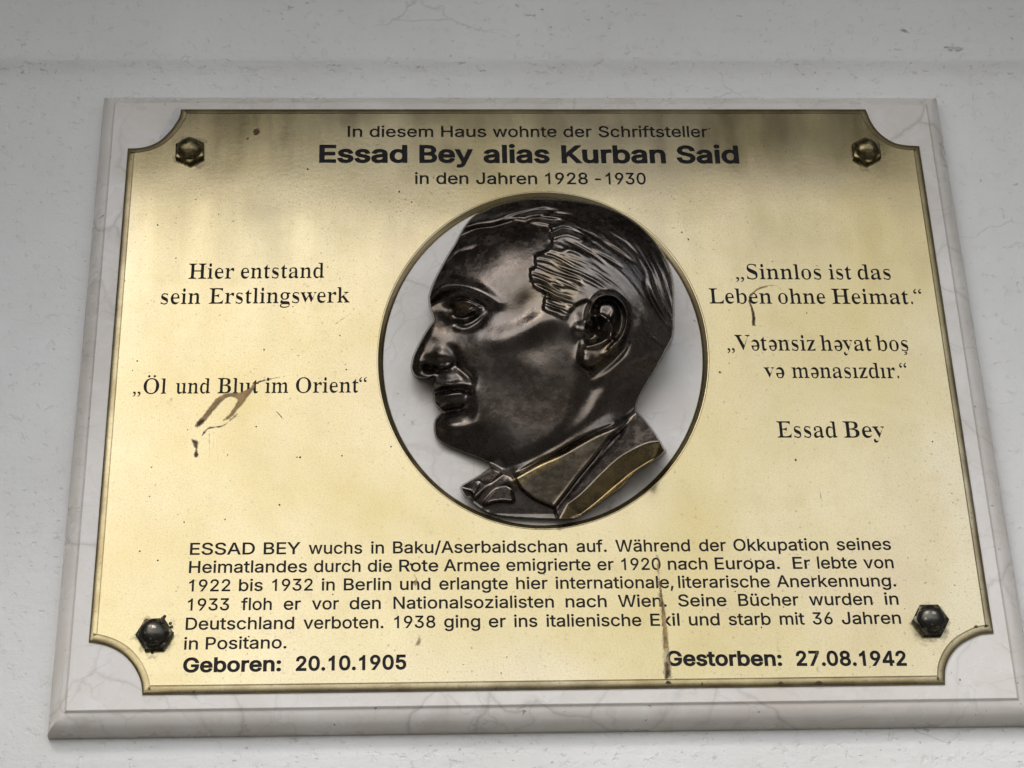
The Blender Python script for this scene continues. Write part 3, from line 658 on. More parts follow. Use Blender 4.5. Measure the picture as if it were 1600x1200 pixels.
comma = np.array([(60, 92), (30, 60), (34, 20), (72, -2), (98, 2), (92, -40), (66, -78), (22, -112), (34, -138), (96, -106), (142, -52), (156, 10), (144, 66), (110, 98)], float)
FT['„'] = (410, [comma.copy(), comma + (196, 0)])
quo = comma.copy(); m_ = comma.mean(0); quo = 2 * m_ - quo; quo = quo[:, :] + (0, 585)
FT['“'] = (410, [quo, quo + (196, 0)])

CAP = {'sans': 509.0, 'serif': 678.0}
# (font, weight, cap height px, baseline y at the two ends (x, y), words: text, left x, right x)
LINES = [
 ('sans', 11, 17.4, (543, 214.1), (1106, 214.4), [('In', 543, 566), ('diesem', 577.5, 677), ('Haus', 689.3, 760), ('wohnte', 770, 870), ('der', 880.6, 925), ('Schriftsteller', 935.6, 1106.2)]),
 ('sans', 27, 28.2, (498, 254.4), (1156, 255.6), [('Essad', 498.5, 636.6), ('Bey', 655.3, 739.7), ('alias', 755.6, 859.7), ('Kurban', 877.8, 1041), ('Said', 1057.8, 1155.5)]),
 ('sans', 12, 18.3, (648, 287.6), (1010, 288.2), [('in', 648.3, 670), ('den', 681.7, 732), ('Jahren', 744, 839.6), ('1928', 852.3, 919), ('-1930', 930, 1009.6)]),
 ('serif', 0, 23.4, (294, 435.6), (506, 434), [('Hier', 294, 365.6), ('entstand', 376, 506.4)]),
 ('serif', 0, 23.8, (250, 475.2), (547, 472.4), [('sein', 250.6, 313), ('Erstlingswerk', 326, 546.6)]),
 ('serif', 0, 23.4, (207, 615.2), (573, 613), [('„Öl', 207.3, 259.7), ('und', 273.9, 328), ('Blut', 339.4, 404), ('im', 414, 450.5), ('Orient“', 462, 573)]),
 ('serif', 0, 23.2, (1150, 436), (1392, 436.6), [('„Sinnlos', 1150, 1283.8), ('ist', 1296, 1331.5), ('das', 1341, 1392.5)]),
 ('serif', 0, 23.2, (1108, 474), (1442, 475), [('Leben', 1108.7, 1206.8), ('ohne', 1216.6, 1291), ('Heimat.“', 1300.8, 1442.4)]),
 ('serif', 0, 23.8, (1136, 547.3), (1420, 548.2), [('„Vətənsiz', 1136.4, 1275), ('həyat', 1283, 1363), ('boş', 1370, 1420)]),
 ('serif', 0, 23.6, (1194, 590.3), (1419, 590.8), [('və', 1194.4, 1226.4), ('mənasızdır.“', 1238, 1419)]),
 ('serif', 0, 25, (1215, 683.5), (1384, 683.7), [('Essad', 1215, 1309), ('Bey', 1319, 1383.6)]),
 ('sans', 12, 19, (296, 867.2), (1393, 859.3), [('ESSAD', 296.4, 398.1), ('BEY', 411.7, 469.4), ('wuchs', 482, 566), ('in', 579.6, 600), ('Baku/Aserbaidschan', 614, 886.8), ('auf.', 901, 948.3), ('Während', 962, 1078.7), ('der', 1092.8, 1135), ('Okkupation', 1146.6, 1295), ('seines', 1308, 1393)]),
 ('sans', 12, 19, (295, 895.6), (1397, 888), [('Heimatlandes', 294.9, 479.6), ('durch', 490.4, 563.4), ('die', 574.5, 612.6), ('Rote', 623.7, 685), ('Armee', 693.3, 781), ('emigrierte', 791.2, 923.2), ('er', 933.7, 959.3), ('1920', 971.4, 1032.9), ('nach', 1044, 1106), ('Europa.', 1117.6, 1219), ('Er', 1239.4, 1267), ('lebte', 1277.8, 1339.6), ('von', 1350, 1397)]),
 ('sans', 12, 19, (295, 924.4), (1401, 916.5), [('1922', 294.9, 359.7), ('bis', 373, 410.4), ('1932', 425, 488.6), ('in', 502.4, 523), ('Berlin', 537, 611.4), ('und', 625, 672.8), ('erlangte', 686.4, 793.8), ('hier', 806.8, 856), ('internationale,', 868.4, 1052.9), ('literarische', 1060.2, 1203.5), ('Anerkennung.', 1214, 1400.8)]),
 ('sans', 12, 19.2, (293, 954.3), (1405, 945), [('1933', 293, 357.9), ('floh', 376.4, 424.5), ('er', 443, 470), ('vor', 487, 529.4), ('den', 546, 595), ('Nationalsozialisten', 614.7, 865.8), ('nach', 884, 948.3), ('Wien.', 966, 1042), ('Seine', 1060, 1135.8), ('Bücher', 1154.3, 1248.6), ('wurden', 1265, 1364), ('in', 1383, 1404.7)]),
 ('sans', 12, 19.4, (290, 984.4), (1409, 974.8), [('Deutschland', 289.7, 459.6), ('verboten.', 473.7, 599.3), ('1938', 616, 680.5), ('ging', 694, 750.5), ('er', 763.8, 790.7), ('ins', 803.5, 840), ('italienische', 854, 1002.6), ('Exil', 1016.7, 1062.4), ('und', 1077, 1125), ('starb', 1139, 1205), ('mit', 1219, 1258), ('36', 1270.4, 1302), ('Jahren', 1316, 1408.5)]),
 ('sans', 12, 19.4, (287, 1015.3), (448, 1013.2), [('in', 287, 309), ('Positano.', 321, 447.6)]),
 ('sans', 27, 23.6, (285, 1051.2), (635, 1046.2), [('Geboren:', 285.4, 439), ('20.10.1905', 462, 635)]),
 ('sans', 27, 24, (1042, 1040.8), (1418, 1040.6), [('Gestorben:', 1042, 1222.7), ('27.08.1942', 1245, 1417.5)]),
]
ENG = 0.0007          # depth of the engraving
all_loops = []        # loops cut from the face
line_loops = []
for (fn, wt, cap, b0, b1, words) in LINES:
    font = FS if fn == 'sans' else FT
    loops = []
    for (txt, x0, x1) in words:
        # lay out in font units
        pen = 0; lay = []
        for ch in txt:
            adv, cs = font[ch]
            for c in cs:
                c2 = fatten(c, wt) if (wt and fn == 'sans') else c
                if wt > 20 and ch in 'i' and c[:, 1].min() > 390: c2 = c2 + (0, 22)
                lay.append(c2 + (pen, 0))
            pen += adv + (wt * 0.3 - 4 if fn == 'sans' else -16)
        allp = np.concatenate(lay)
        u0, u1 = allp[:, 0].min(), allp[:, 0].max()
        ya = b0[1] + (b1[1] - b0[1]) * (x0 - b0[0]) / (b1[0] - b0[0])
        yb = b0[1] + (b1[1] - b0[1]) * (x1 - b0[0]) / (b1[0] - b0[0])
        A = np.array(P(x0, ya, T)); B = np.array(P(x1, yb, T)); C = np.array(P((x0 + x1) / 2, (ya + yb) / 2 - cap, T))
        ux = (B - A) / (u1 - u0)
        hgt = C[1] - (A[1] + B[1]) / 2
        uy = np.array([0.0, hgt / (CAP[fn] + (2 * wt if fn == 'sans' else 0))])
        for c in lay:
            loops.append(A + np.outer(c[:, 0] - u0, ux) + np.outer(c[:, 1] + (wt if fn == 'sans' else 0), uy))
    line_loops.append(loops)
    all_loops += loops

def cdt(loops):
    v, e = [], []
    for L in loops:
        b = len(v); k = len(L)
        v += [Vector((float(q[0]), float(q[1]))) for q in L]
        e += [(b + i, b + (i + 1) % k) for i in range(k)]
    return delaunay_2d_cdt(v, e, [], 0, 1e-7)

def inside_mask(cent, loops):
    """even-odd / winding test of centroids against loops (winding, bounding boxes first)"""
    wnd = np.zeros(len(cent), int)
    for L in loops:
        lo, hi = L.min(0), L.max(0)
        idx = np.where((cent[:, 0] > lo[0]) & (cent[:, 0] < hi[0]) & (cent[:, 1] > lo[1]) & (cent[:, 1] < hi[1]))[0]
        if not len(idx): continue
        c = cent[idx]
        x0, y0 = L[:, 0], L[:, 1]; x1, y1 = np.roll(x0, -1), np.roll(y0, -1)
        cr = (y0[None] <= c[:, 1:2]) != (y1[None] <= c[:, 1:2])
        with np.errstate(divide='ignore', invalid='ignore'):
            xi = x0 + (c[:, 1:2] - y0) / (y1 - y0) * (x1 - x0)
        hit = cr & (xi > c[:, 0:1])
        wnd[idx] += np.sum(np.where(hit, np.where(y1 > y0, 1, -1)[None], 0), 1)
    return wnd

vo, eo, fo, *_ = cdt([FACE_LOOP, HOLE] + all_loops)
vo = np.array([tuple(q) for q in vo])
cent = np.array([vo[list(q)].mean(0) for q in fo])
keep = (inside_mask(cent, [FACE_LOOP]) != 0) & (inside_mask(cent, [HOLE]) == 0) & (inside_mask(cent, all_loops) == 0)
F = [q for q, k in zip(fo, keep) if k]
V = [world(q[0], q[1], T) for q in vo]
mesh_obj('engraved_face', V, F, M_BRASS, plq, False)
for loops in line_loops:
    v2, e2, f2, *_ = cdt(loops)
    v2 = np.array([tuple(q) for q in v2])
    ct = np.array([v2[list(q)].mean(0) for q in f2])
    kp = inside_mask(ct, loops) != 0
    ff = [q for q, k in zip(f2, kp) if k]
    nv = len(v2)
    V = [world(q[0], q[1], T - ENG) for q in v2] + [world(q[0], q[1], T - 0.00002) for q in v2]
    F = list(ff)
    ed = {}
    for q in ff:
        for i in range(len(q)):
            ed[(q[i], q[(i + 1) % len(q)])] = 1
    for (a, b) in ed:
        if (b, a) not in ed:
            F.append((a, b, b + nv, a + nv))
    mesh_obj('inscription', V, F, M_PAINT, plq, False)

# ------------------------------------------------------------------ bronze portrait relief
# A height field over the marble, in units of one photograph pixel (about
# 0.45 mm), sculpted with soft strokes, ridges and raised areas.
X0, X1, Y0, Y1 = 628, 1064, 298, 826
STEP = 1.0
gx = np.arange(X0, X1, STEP); gy = np.arange(Y0, Y1, STEP)
GX, GY = np.meshgrid(gx, gy)
BUST = [(847, 309.5), (820, 310), (795, 314), (769, 323), (742, 336.5), (727.5, 351), (717.5, 367), (710.5, 380.7), (700.7, 396), (691, 413), (683, 428), (676, 443),
        (671, 457), (669.5, 468), (671.5, 481), (675, 492), (677, 501), (671.5, 508.5), (662, 523), (652.5, 540), (645, 556), (642, 569), (642.5, 579), (648, 588), (658, 592.5), (669, 592.5),
        (676, 589.5), (679, 591), (678, 596), (675.5, 603), (674, 610), (676, 616.5), (677.5, 619), (677, 625), (679.5, 632.5), (685, 638.5), (691, 643), (691, 645), (684, 649.5), (679, 656), (677.3, 665),
        (678, 675), (681, 684), (691, 693), (710.5, 702.7), (736, 712.5), (753, 719), (766, 728), (756, 737), (740, 747), (722, 757.5), (720, 763), (725, 774), (740, 789), (759, 801.5),
        (782, 807.7), (821, 811), (860, 812.6), (892, 812.6), (912, 805), (944.5, 782), (974, 760), (990, 742), (1016, 725.5), (1039, 706), (1037, 698), (1026, 680), (1009.5, 657.5), (997, 645), (994, 642),
        (995, 633), (1000, 620), (1013, 597), (1026, 576), (1041, 547), (1050, 530), (1053, 515), (1053.5, 475), (1052, 442.5), (1047, 419), (1035.5, 394), (1016, 367.5), (990, 344.5), (961, 328.5), (925, 317), (886, 311)]

def seg_dist(px, py, pts, closed=False):
    """distance to a polyline and the position along it (0..1)"""
    p = np.asarray(pts, float)
    q = np.roll(p, -1, 0) if closed else p[1:]
    p = p if closed else p[:-1]
    best = np.full(px.shape, 1e9); tt = np.zeros(px.shape)
    m = len(p)
    for i in range(m):
        ex, ey = q[i] - p[i]
        L2 = ex * ex + ey * ey + 1e-9
        t = np.clip(((px - p[i, 0]) * ex + (py - p[i, 1]) * ey) / L2, 0, 1)
        d = (px - p[i, 0] - t * ex) ** 2 + (py - p[i, 1] - t * ey) ** 2
        k = d < best
        best = np.where(k, d, best); tt = np.where(k, (i + t) / m, tt)
    return np.sqrt(best), tt

def in_poly(px, py, pts):
    p = np.asarray(pts, float); r = np.zeros(px.shape, bool)
    for i in range(len(p)):
        (xa, ya), (xb, yb) = p[i - 1], p[i]
        if ya == yb: continue
        c = (ya > py) != (yb > py)
        r ^= c & (px < (xb - xa) * (py - ya) / (yb - ya) + xa)
    return r

def sdist(poly, px=None, py=None):
    px = GX if px is None else px; py = GY if py is None else py
    d, _ = seg_dist(px, py, poly, True)
    return np.where(in_poly(px, py, poly), d, -d)

def sm(x):
    x = np.clip(x, 0, 1)
    return x * x * (3 - 2 * x)

def crv(pts, n=6):
    return [tuple(q) for q in smooth_open(pts, n)] if len(pts) > 2 else pts

def blur(a, s):
    r = int(3 * s); k = np.exp(-0.5 * (np.arange(-r, r + 1) / s) ** 2); k /= k.sum()
    a = np.pad(a, r, mode='edge')
    a = np.apply_along_axis(lambda v: np.convolve(v, k, 'valid'), 0, a)
    return np.apply_along_axis(lambda v: np.convolve(v, k, 'valid'), 1, a)

def window(pts, w):
    p = np.asarray(pts, float)
    a = max(int((p[:, 0].min() - w - X0) / STEP), 0); b = min(int((p[:, 0].max() + w - X0) / STEP) + 2, GX.shape[1])
    c = max(int((p[:, 1].min() - w - Y0) / STEP), 0); d = min(int((p[:, 1].max() + w - Y0) / STEP) + 2, GX.shape[0])
    return slice(c, d), slice(a, b)

H = np.zeros(GX.shape)
def ridge(pts, amp, w, taper=None, smooth=True):
    """raise (or cut, amp < 0) along a curve; taper = (start, end) factors"""
    c = crv(pts) if smooth else pts
    s = window(c, 3 * w)
    d, t = seg_dist(GX[s], GY[s], c)
    a = amp
    if taper:
        a = amp * (taper[0] + (taper[1] - taper[0]) * t) if len(taper) == 2 else amp * np.interp(t, np.linspace(0, 1, len(taper)), taper)
    H[s] += a * np.exp(-(d / w) ** 2)

def blob(cx, cy, rx, ry, amp, rot=0.0):
    s = window([(cx, cy)], 3 * max(rx, ry))
    c, q = math.cos(math.radians(rot)), math.sin(math.radians(rot))
    u = (GX[s] - cx) * c + (GY[s] - cy) * q; v = -(GX[s] - cx) * q + (GY[s] - cy) * c
    H[s] += amp * np.exp(-(u / rx) ** 2 - (v / ry) ** 2)

def raise_area(poly, amp, soft, outer=0.0):
    d = sdist(poly)
    H[...] += amp * sm((d + outer) / soft)
    return d

SD = sdist(crv(BUST + BUST[:1], 3)[:-1])
# --- the swelling of the whole head
Rr = 78.0
base = 18 * np.sin(np.clip(SD / Rr, 0, 1) * math.pi / 2)
base = blur(base, 5)
H += base
def fall(u, slope, run):
    return np.where(u < run, slope * u * u / (2 * run), slope * run / 2 + slope * (u - run))
H += 118 - fall(np.abs(GX - 880), 0.25, 100) - fall(np.abs(GY - 412), 0.32, 92) 

# --- forehead, temple, brow
blob(800, 420, 46, 60, 5, 10)
ridge([(672, 468), (684, 452), (703, 445), (728, 447), (752, 456), (778, 474)], 10, 8.5, (0.9, 1.1, 1.0, 0.9, 0.5))
ridge([(676, 474), (700, 464), (726, 463)], -5, 6, (0.6, 1, 0.6))
blob(822, 478, 16, 26, -4, 15)                                     # hollow of the temple
ridge([(688, 420), (700, 394), (716, 378)], -2.0, 5)               # furrows in the forehead
ridge([(716, 395), (740, 389), (754, 383)], -3.5, 3.4, (0.6, 1, 0.1))
ridge([(713, 398), (701, 410), (700, 418)], -2.4, 3.4, (0.8, 1, 0.2))
# --- eye
blob(717, 485, 34, 18, -24, 12)
blob(757, 478, 22, 10, -6, 15)
ridge([(704, 465), (725, 460.5), (743, 466), (757, 475), (776, 483)], 5.5, 4.2, (0.6, 1, 1, 0.8, 0.2))   # fold over the lid
ridge([(706, 470), (724, 466.5), (741, 471.5), (755, 479)], -4, 2.0)
blob(722, 481, 15, 9, 13)                                          # eyeball
ridge([(704, 476), (711, 470.5), (724, 470), (738, 474), (752, 480.5)], 4.5, 2.6, (0.7, 1, 1, 0.5))
ridge([(708, 489), (722, 492), (737, 486), (752, 480.5)], 5.5, 3.0, (0.6, 1, 1, 0.6))
ridge([(706, 478), (706, 486)], -4, 4)
ridge([(712, 502), (727, 506), (742, 500), (757, 487)], 3, 3.6, (0.3, 1, 1, 0.3))
ridge([(711, 511), (728, 514.5), (747, 505), (762, 490)], -5.5, 4.5, (0.5, 1, 1, 0.2))
ridge([(710, 498), (726, 499.5), (742, 493)], -4.5, 2.6)
# --- nose
ridge([(680, 498), (672, 520), (661, 545), (655, 562)], 9, 12, (0.5, 0.8, 1, 1))
blob(686, 526, 15, 20, 5, -30)
blob(657, 572, 13, 15, 9)                                         # tip
blob(687, 555, 17, 12, 9, 20)                                    # wing
ridge([(697, 538), (705, 546), (711, 557), (712, 567), (706, 575)], -6, 6.5, (0.1, 0.8, 1, 1, 0.5))
ridge([(664, 561), (676, 560), (688, 565), (700, 566)], -3, 4)
blob(671, 575, 13, 6.5, -16, 8)                                   # nostril
ridge([(656, 586), (668, 589), (680, 584)], 5, 3.0)
ridge([(684, 572), (692, 574), (703, 570)], 5, 3.4)
ridge([(684, 580), (700, 578)], -6, 3.2)
# --- lip, mouth, chin
ridge([(710, 572), (722, 580), (733, 590), (739, 600)], -9, 6.5, (0.6, 1, 1, 0.3))
ridge([(708, 574), (718, 586), (731, 596)], 2.5, 4, (0.6, 1, 0.5))
blob(697, 590, 17, 10, 5)
ridge([(678, 597), (692, 600.5), (706, 602), (718, 600), (727, 603)], 8, 4.6, (0.9, 1, 1, 0.9, 0.4))
ridge([(674, 615), (690, 611.5), (708, 608.5), (722, 607.5), (731, 611)], -13, 3.6, (0.7, 1, 1, 1, 0.5))
ridge([(678, 621), (690, 617.5), (704, 614.5), (720, 614)], 9, 5, (0.9, 1, 1, 0.5))
blob(700, 626, 18, 8, 7)
blob(731, 611, 6, 7, -7)
ridge([(728, 616), (728, 628), (722, 638)], -4, 3.6)
ridge([(686, 646), (700, 643), (717, 640.5), (731, 638)], -10, 6.0, (0.9, 1, 1, 0.3))
blob(705, 664, 26, 13, 12, 6)
blob(700, 684, 24, 12, 5)
ridge([(740, 604), (748, 630), (745, 660)], 3, 12)
# --- cheek, jaw, neck
ridge([(752, 528), (785, 528), (818, 516), (852, 500), (880, 502)], 7.5, 17, (0.3, 0.8, 1, 0.9, 0.4))
blob(795, 548, 75, 45, 7)
blob(838, 545, 26, 24, -4)
JAW = [(766, 729), (752, 717), (790, 716), (830, 703), (866, 682), (890, 655), (900, 620), (912, 590), (940, 585), (1003, 560), (1060, 560), (1060, 680), (960, 668), (800, 745)]
d = sdist(crv(JAW + JAW[:1], 4)[:-1])
H -= 10 * sm((d + 10) / 34)
ridge([(955, 590), (940, 615), (922, 645), (902, 668), (876, 690)], 5, 11, (0.3, 1, 1, 1, 0.5))   # neck muscle

# --- hair
HAIR = [(713, 371), (724, 362), (745, 356), (772, 352.5), (799, 344), (812, 344.5), (825, 348), (842, 352), (856, 354), (861, 366), (859, 382), (849, 392), (834, 400), (834, 416), (826, 421),
        (827.5, 438), (835, 450), (848.5, 459), (848, 471), (847.5, 485), (862.5, 493), (885, 499), (892, 489), (903, 478), (922, 474), (940, 505), (955, 545), (970, 560),
        (980, 580), (985, 600), (996, 632), (1080, 632), (1080, 280), (700, 280), (690, 372)]
HD = sdist(crv(HAIR[:-5], 4) + HAIR[-5:])
H += 5.5 * sm((HD + 1.5) / 8.0) * (1 - sm((GY - 505) / 50) * (GX > 925))
# the roll of hair above the forehead overhangs
ridge([(722, 356), (745, 347), (775, 341), (805, 333), (840, 331)], 6, 7, (0.5, 1, 1, 0.9, 0.4))
ridge([(716, 371), (745, 358.5), (772, 355), (800, 347)], -4, 3)
ridge([(790, 340), (812, 334), (845, 328), (872, 330)], -6, 3.2, (0.3, 1, 1, 0.2))
ridge([(825, 343.5), (842, 341), (860, 344), (876, 345)], -7, 3.4, (0.6, 1, 1, 0.3))
ridge([(845, 336), (872, 334), (900, 338)], -4, 2.2, (0.5, 1, 0.1))
ridge([(862, 364), (880, 357), (900, 362), (922, 374)], -6, 2.6, (1, 1, 0.7, 0.1))
ridge([(862, 372), (884, 366), (905, 372)], 4, 4)
# combed strands follow a flow: back over the temple, down the back of the head
def flow(x, y):
    a = np.interp(x, [720, 800, 850, 900, 960, 1010, 1050], [-28, -12, 16, 26, 40, 60, 70])
    a += np.interp(y, [320, 380, 450, 500, 560], [-4, 0, 3, -2, -10]) * (x > 840)
    if x < 850 and y < 345: a = np.interp(x, [720, 850], [-30, -6])
    return math.radians(a)
rh = random.Random(11)
for i in range(420):
    x, y = rh.uniform(715, 1050), rh.uniform(312, 560)
    temple = math.exp(-((x - 880) / 45) ** 2 - ((y - 440) / 50) ** 2)
    back = math.exp(-((x - 1040) / 26) ** 2 - ((y - 470) / 70) ** 2)
    front = math.exp(-((x - 800) / 80) ** 2 - ((y - 332) / 14) ** 2)
    st = 0.34 + 0.7 * temple + 0.6 * back + 0.4 * front
    if rh.random() > st + 0.15: continue
    pts = [(x, y)]
    for k in range(rh.randint(5, 13)):
        a = flow(*pts[-1]) + rh.uniform(-0.10, 0.10)
        pts.append((pts[-1][0] + 8 * math.cos(a), pts[-1][1] + 8 * math.sin(a)))
    sd = sdist(HAIR, np.array([q[0] for q in pts]), np.array([q[1] for q in pts]))
    pts = [q for q, s in zip(pts, sd) if s > 2.0 and not (900 < q[0] < 990 and q[1] > 452)]
    if len(pts) < 3: continue
    amp = rh.uniform(0.9, 2.4) * min(st, 1.25) * (-1 if rh.random() < 0.6 else 1)
    ridge(pts, amp, rh.uniform(1.5, 2.9), (0.15, 1, 0.9, 0.15))
edge_t = [(851, 388), (842, 396), (835, 404), (834, 411), (832, 418), (828, 425), (828, 432), (830, 439), (834, 446), (840, 452), (848, 458), (850, 465), (849, 472), (849, 480)]
for i, (x, y) in enumerate(edge_t):
    L = 118 - 5.2 * i
    for k in range(2):
        x2, y2 = x + rh.uniform(0, 6), y + 3.6 * k + rh.uniform(-1, 1)
        b = rh.uniform(-3, 3)
        pts = [(x2, y2), (x2 + L * 0.3, y2 + L * 0.09 + b), (x2 + L * 0.62, y2 + L * (0.26 - 0.006 * i) - b), (x2 + L, y2 + L * (0.47 - 0.022 * i))]
        ridge(pts, (-4.6 if k else 3.4) * rh.uniform(0.25, 0.75), rh.uniform(2.4, 3.8), (0.25, 0.9, 0.9, 0.35, 0.1))
# thick locks over the temple and behind the ear
for pts, amp, wd in [
    ([(836, 404), (856, 409), (880, 421), (905, 430)], -4, 2.4), ([(848, 396), (868, 402), (892, 414)], -4, 2.2),
    ([(835, 415), (858, 424), (885, 434), (915, 440)], -4.5, 2.6), ([(829, 425), (850, 434), (872, 448), (900, 455)], -4.5, 2.8),
    ([(831, 441), (850, 446), (872, 458), (896, 463)], -5, 2.6), ([(849, 462), (868, 468), (890, 476)], -4.5, 2.6), ([(850, 474), (868, 480), (888, 488)], -4, 2.4),
    ([(884, 376), (903, 384), (930, 400), (945, 412)], -3, 2.4), ([(878, 393), (895, 391), (918, 402)], 3.5, 4),
    ([(842, 409), (866, 415), (890, 426)], 3.2, 2.6), ([(838, 431), (860, 441), (885, 451)], 3.2, 2.8), ([(852, 453), (872, 463), (892, 470)], 3.2, 2.6),
    ([(940, 378), (965, 392), (990, 410)], -3, 2.0), ([(955, 365), (978, 380), (1000, 402)], -2.6, 2.0), ([(925, 392), (950, 404), (972, 418)], -2.4, 2.0),
    ([(1008, 440), (1016, 465), (1030, 490), (1048, 512)], -5, 3), ([(1018, 430), (1028, 455), (1040, 480), (1050, 496)], -3.5, 2.4),
    ([(1012, 428), (1022, 460), (1036, 486)], 3, 3), ([(1034, 430), (1042, 455), (1049, 475)], -3, 2.0),
    ([(1004, 506), (1016, 524), (1036, 540)], -3, 2.4), ([(1000, 515), (1010, 540), (1022, 556)], -2.5, 2.4)]:
    ridge(pts, amp, wd, (0.3, 1, 1, 0.2))

# --- ear
EAR = [(899, 549), (902, 535), (905, 528), (910, 500), (918, 478), (930, 463), (946, 456), (964, 459), (978, 472), (984, 490), (982, 512), (974, 532), (963, 545), (948, 558), (934, 570), (922, 578), (909, 574), (901, 563)]
ed_ = sdist(crv(EAR + EAR[:1], 4)[:-1])
ridge([(988, 500), (980, 535), (966, 556), (946, 574), (925, 588)], -7, 6, (0.3, 0.8, 1, 1, 0.7))    # shadow line behind the ear
H += 11 * sm((ed_ + 1) / 6.5) * sm((GX - 896) / 24)
HELIX = [(922, 500), (922, 484), (930, 467), (945, 460), (962, 463), (975, 476), (980, 493), (978, 511), (971, 527), (960, 541), (946, 553)]
ridge(HELIX, 10, 4.2, (0.5, 0.9, 1, 1, 1, 1, 1, 0.9, 0.8, 0.6))
ridge([(929, 489), (934, 474), (946, 468.5), (959, 471), (968, 482), (972, 497), (970, 513), (963, 527)], -15, 4.6, (0.6, 1, 1, 1, 1, 0.9, 0.6))
ridge([(927, 492), (941, 494.5), (951, 502), (956, 514), (953, 526), (938, 536), (918, 541)], 7, 4.2, (0.6, 1, 1, 1, 1, 1, 0.8))
ridge([(951, 502), (956, 490), (960, 481)], 6, 4.0, (1, 0.7, 0.3))
blob(934, 512, 13, 15, -20, -20)
blob(922, 530, 9, 6, -14, -20)
ridge([(958, 520), (965, 508), (966, 495)], -5, 2.8)
blob(905, 513, 11, 12, 12)
blob(903, 494, 6, 6, 3)
ridge([(918, 505), (921, 516), (914, 527)], -6, 3)
blob(914, 562, 14, 13, 8)
ridge([(952, 545), (960, 536), (966, 527)], 4, 3)

# --- collar, lapel, bow tie
COLLAR = [(803, 745), (800, 741), (820, 730), (843, 718), (877, 703), (905, 687), (929, 674), (960, 661), (979, 653.5), (992, 643), (1000, 645), (975, 663), (951, 685.5), (929, 714), (903, 745), (866, 793), (840, 785), (815, 765)]
LAPEL = [(866, 794), (903, 745), (929, 714), (951, 685.5), (975, 663), (993, 641), (1000, 640), (1050, 690), (1050, 712), (990, 760), (912, 816), (872, 818), (850, 806)]
TIE = [(768, 727), (783, 737), (800, 743), (804, 748), (815, 765), (832, 779), (866, 794), (872, 820), (780, 818), (735, 800), (712, 770), (715, 752)]
cd_, ld_, td_ = sdist(COLLAR), sdist(LAPEL), sdist(TIE)
clothes = np.maximum(np.maximum(cd_, ld_), td_)
UPPER = [(770, 752), (800, 741), (820, 730), (843, 718), (877, 703), (905, 687), (929, 674), (960, 661), (979, 653.5), (1000, 642)]
FOLD = [(855, 806), (866, 793), (903, 745), (929, 714), (951, 685.5), (975, 663), (1000, 640)]
BEV = [(887, 788), (900, 779), (916, 764.5), (941, 739), (967, 715.5), (992, 701), (1014, 692), (1034, 690), (1060, 720), (990, 775), (912, 830), (870, 820)]
WING = [(768, 729), (784, 738), (779, 744), (764, 757), (746, 776), (742, 778), (737, 769), (722, 763), (722, 757), (740, 747), (756, 737)]
KNOT = [(790, 757), (797, 762), (802, 776), (801, 784), (786, 783), (770, 785), (757, 788), (765, 776), (778, 762)]
dU, _ = seg_dist(GX, GY, crv(UPPER)); dF, _ = seg_dist(GX, GY, FOLD)
bd_ = sdist(crv(BEV[:8], 5) + BEV[8:])
wd_, kd_ = sdist(crv(WING + WING[:1], 3)[:-1]), sdist(crv(KNOT + KNOT[:1], 4)[:-1])
# collar: rises from the neck to a rolled crest, then falls away to the lapel
S_COL = np.interp(GX, [800, 990], [30, 56]) + 13 * sm(dU / 9) - 0.36 * np.maximum(dU - 9, 0)
# lapel: flat face tipped a little upwards, its outer side a broad bevel
S_LAP = np.interp(GX, [872, 992, 1045], [19, 55, 66]) + 0.32 * dF - 1.15 * np.clip(bd_, 0, 30)
# bow tie: the side hanging in shade falls away; wing and knot are flat faces
S_TIE = np.clip(33 - 0.36 * (GY - 745), 8, 40) + 6 * np.exp(-((GX - 800) / 9) ** 2 - ((GY - 752) / 10) ** 2)
S_WING = 25 + 0.38 * (GY - 750) + 0.05 * (GX - 750)
S_KNOT = 31 + 0.40 * (GY - 772)
for dist_, surf in ((cd_, S_COL), (ld_, S_LAP), (td_, S_TIE), (wd_, S_WING), (kd_, S_KNOT)):
    k = sm((dist_ + 2.4) / 4.8)
    H[...] = H * (1 - k) + surf * k
ridge([(741, 769), (747, 757)], -3, 2.6)
ridge([(868, 790), (900, 751), (935, 710), (965, 678)], 2.2, 3.5)
ridge([(735, 774), (745, 785), (760, 796)], -2, 4)

# --- surface of the casting: gentle unevenness left by the modelling
rng = np.random.RandomState(5)
H += 0.35 * blur(rng.randn(*H.shape), 9) * 9 + 0.12 * blur(rng.randn(*H.shape), 3) * 3

# --- edge of the casting: a short wall down to the marble
face_k = sm((-HD) / 6) * sm((-clothes - 1) / 4) * (1 - 0.6 * np.exp(-((GX - 726) / 30) ** 2 - ((GY - 482) / 20) ** 2))
face_k = blur(face_k, 2)
H = blur(H, 1.0) * (1 - face_k) + blur(H, 2.3) * face_k
H = np.maximum(H, 12)
H = np.where(SD > -1.2, H, 0)
EDGE = H * sm((SD + 0.6) / 2.8)
HH = np.where(SD < 0.0, np.clip(SD, -2, 0) * 4.0, np.minimum(EDGE, 200))
HH = np.maximum(HH, np.where(SD >= 0, 0.2, -8))

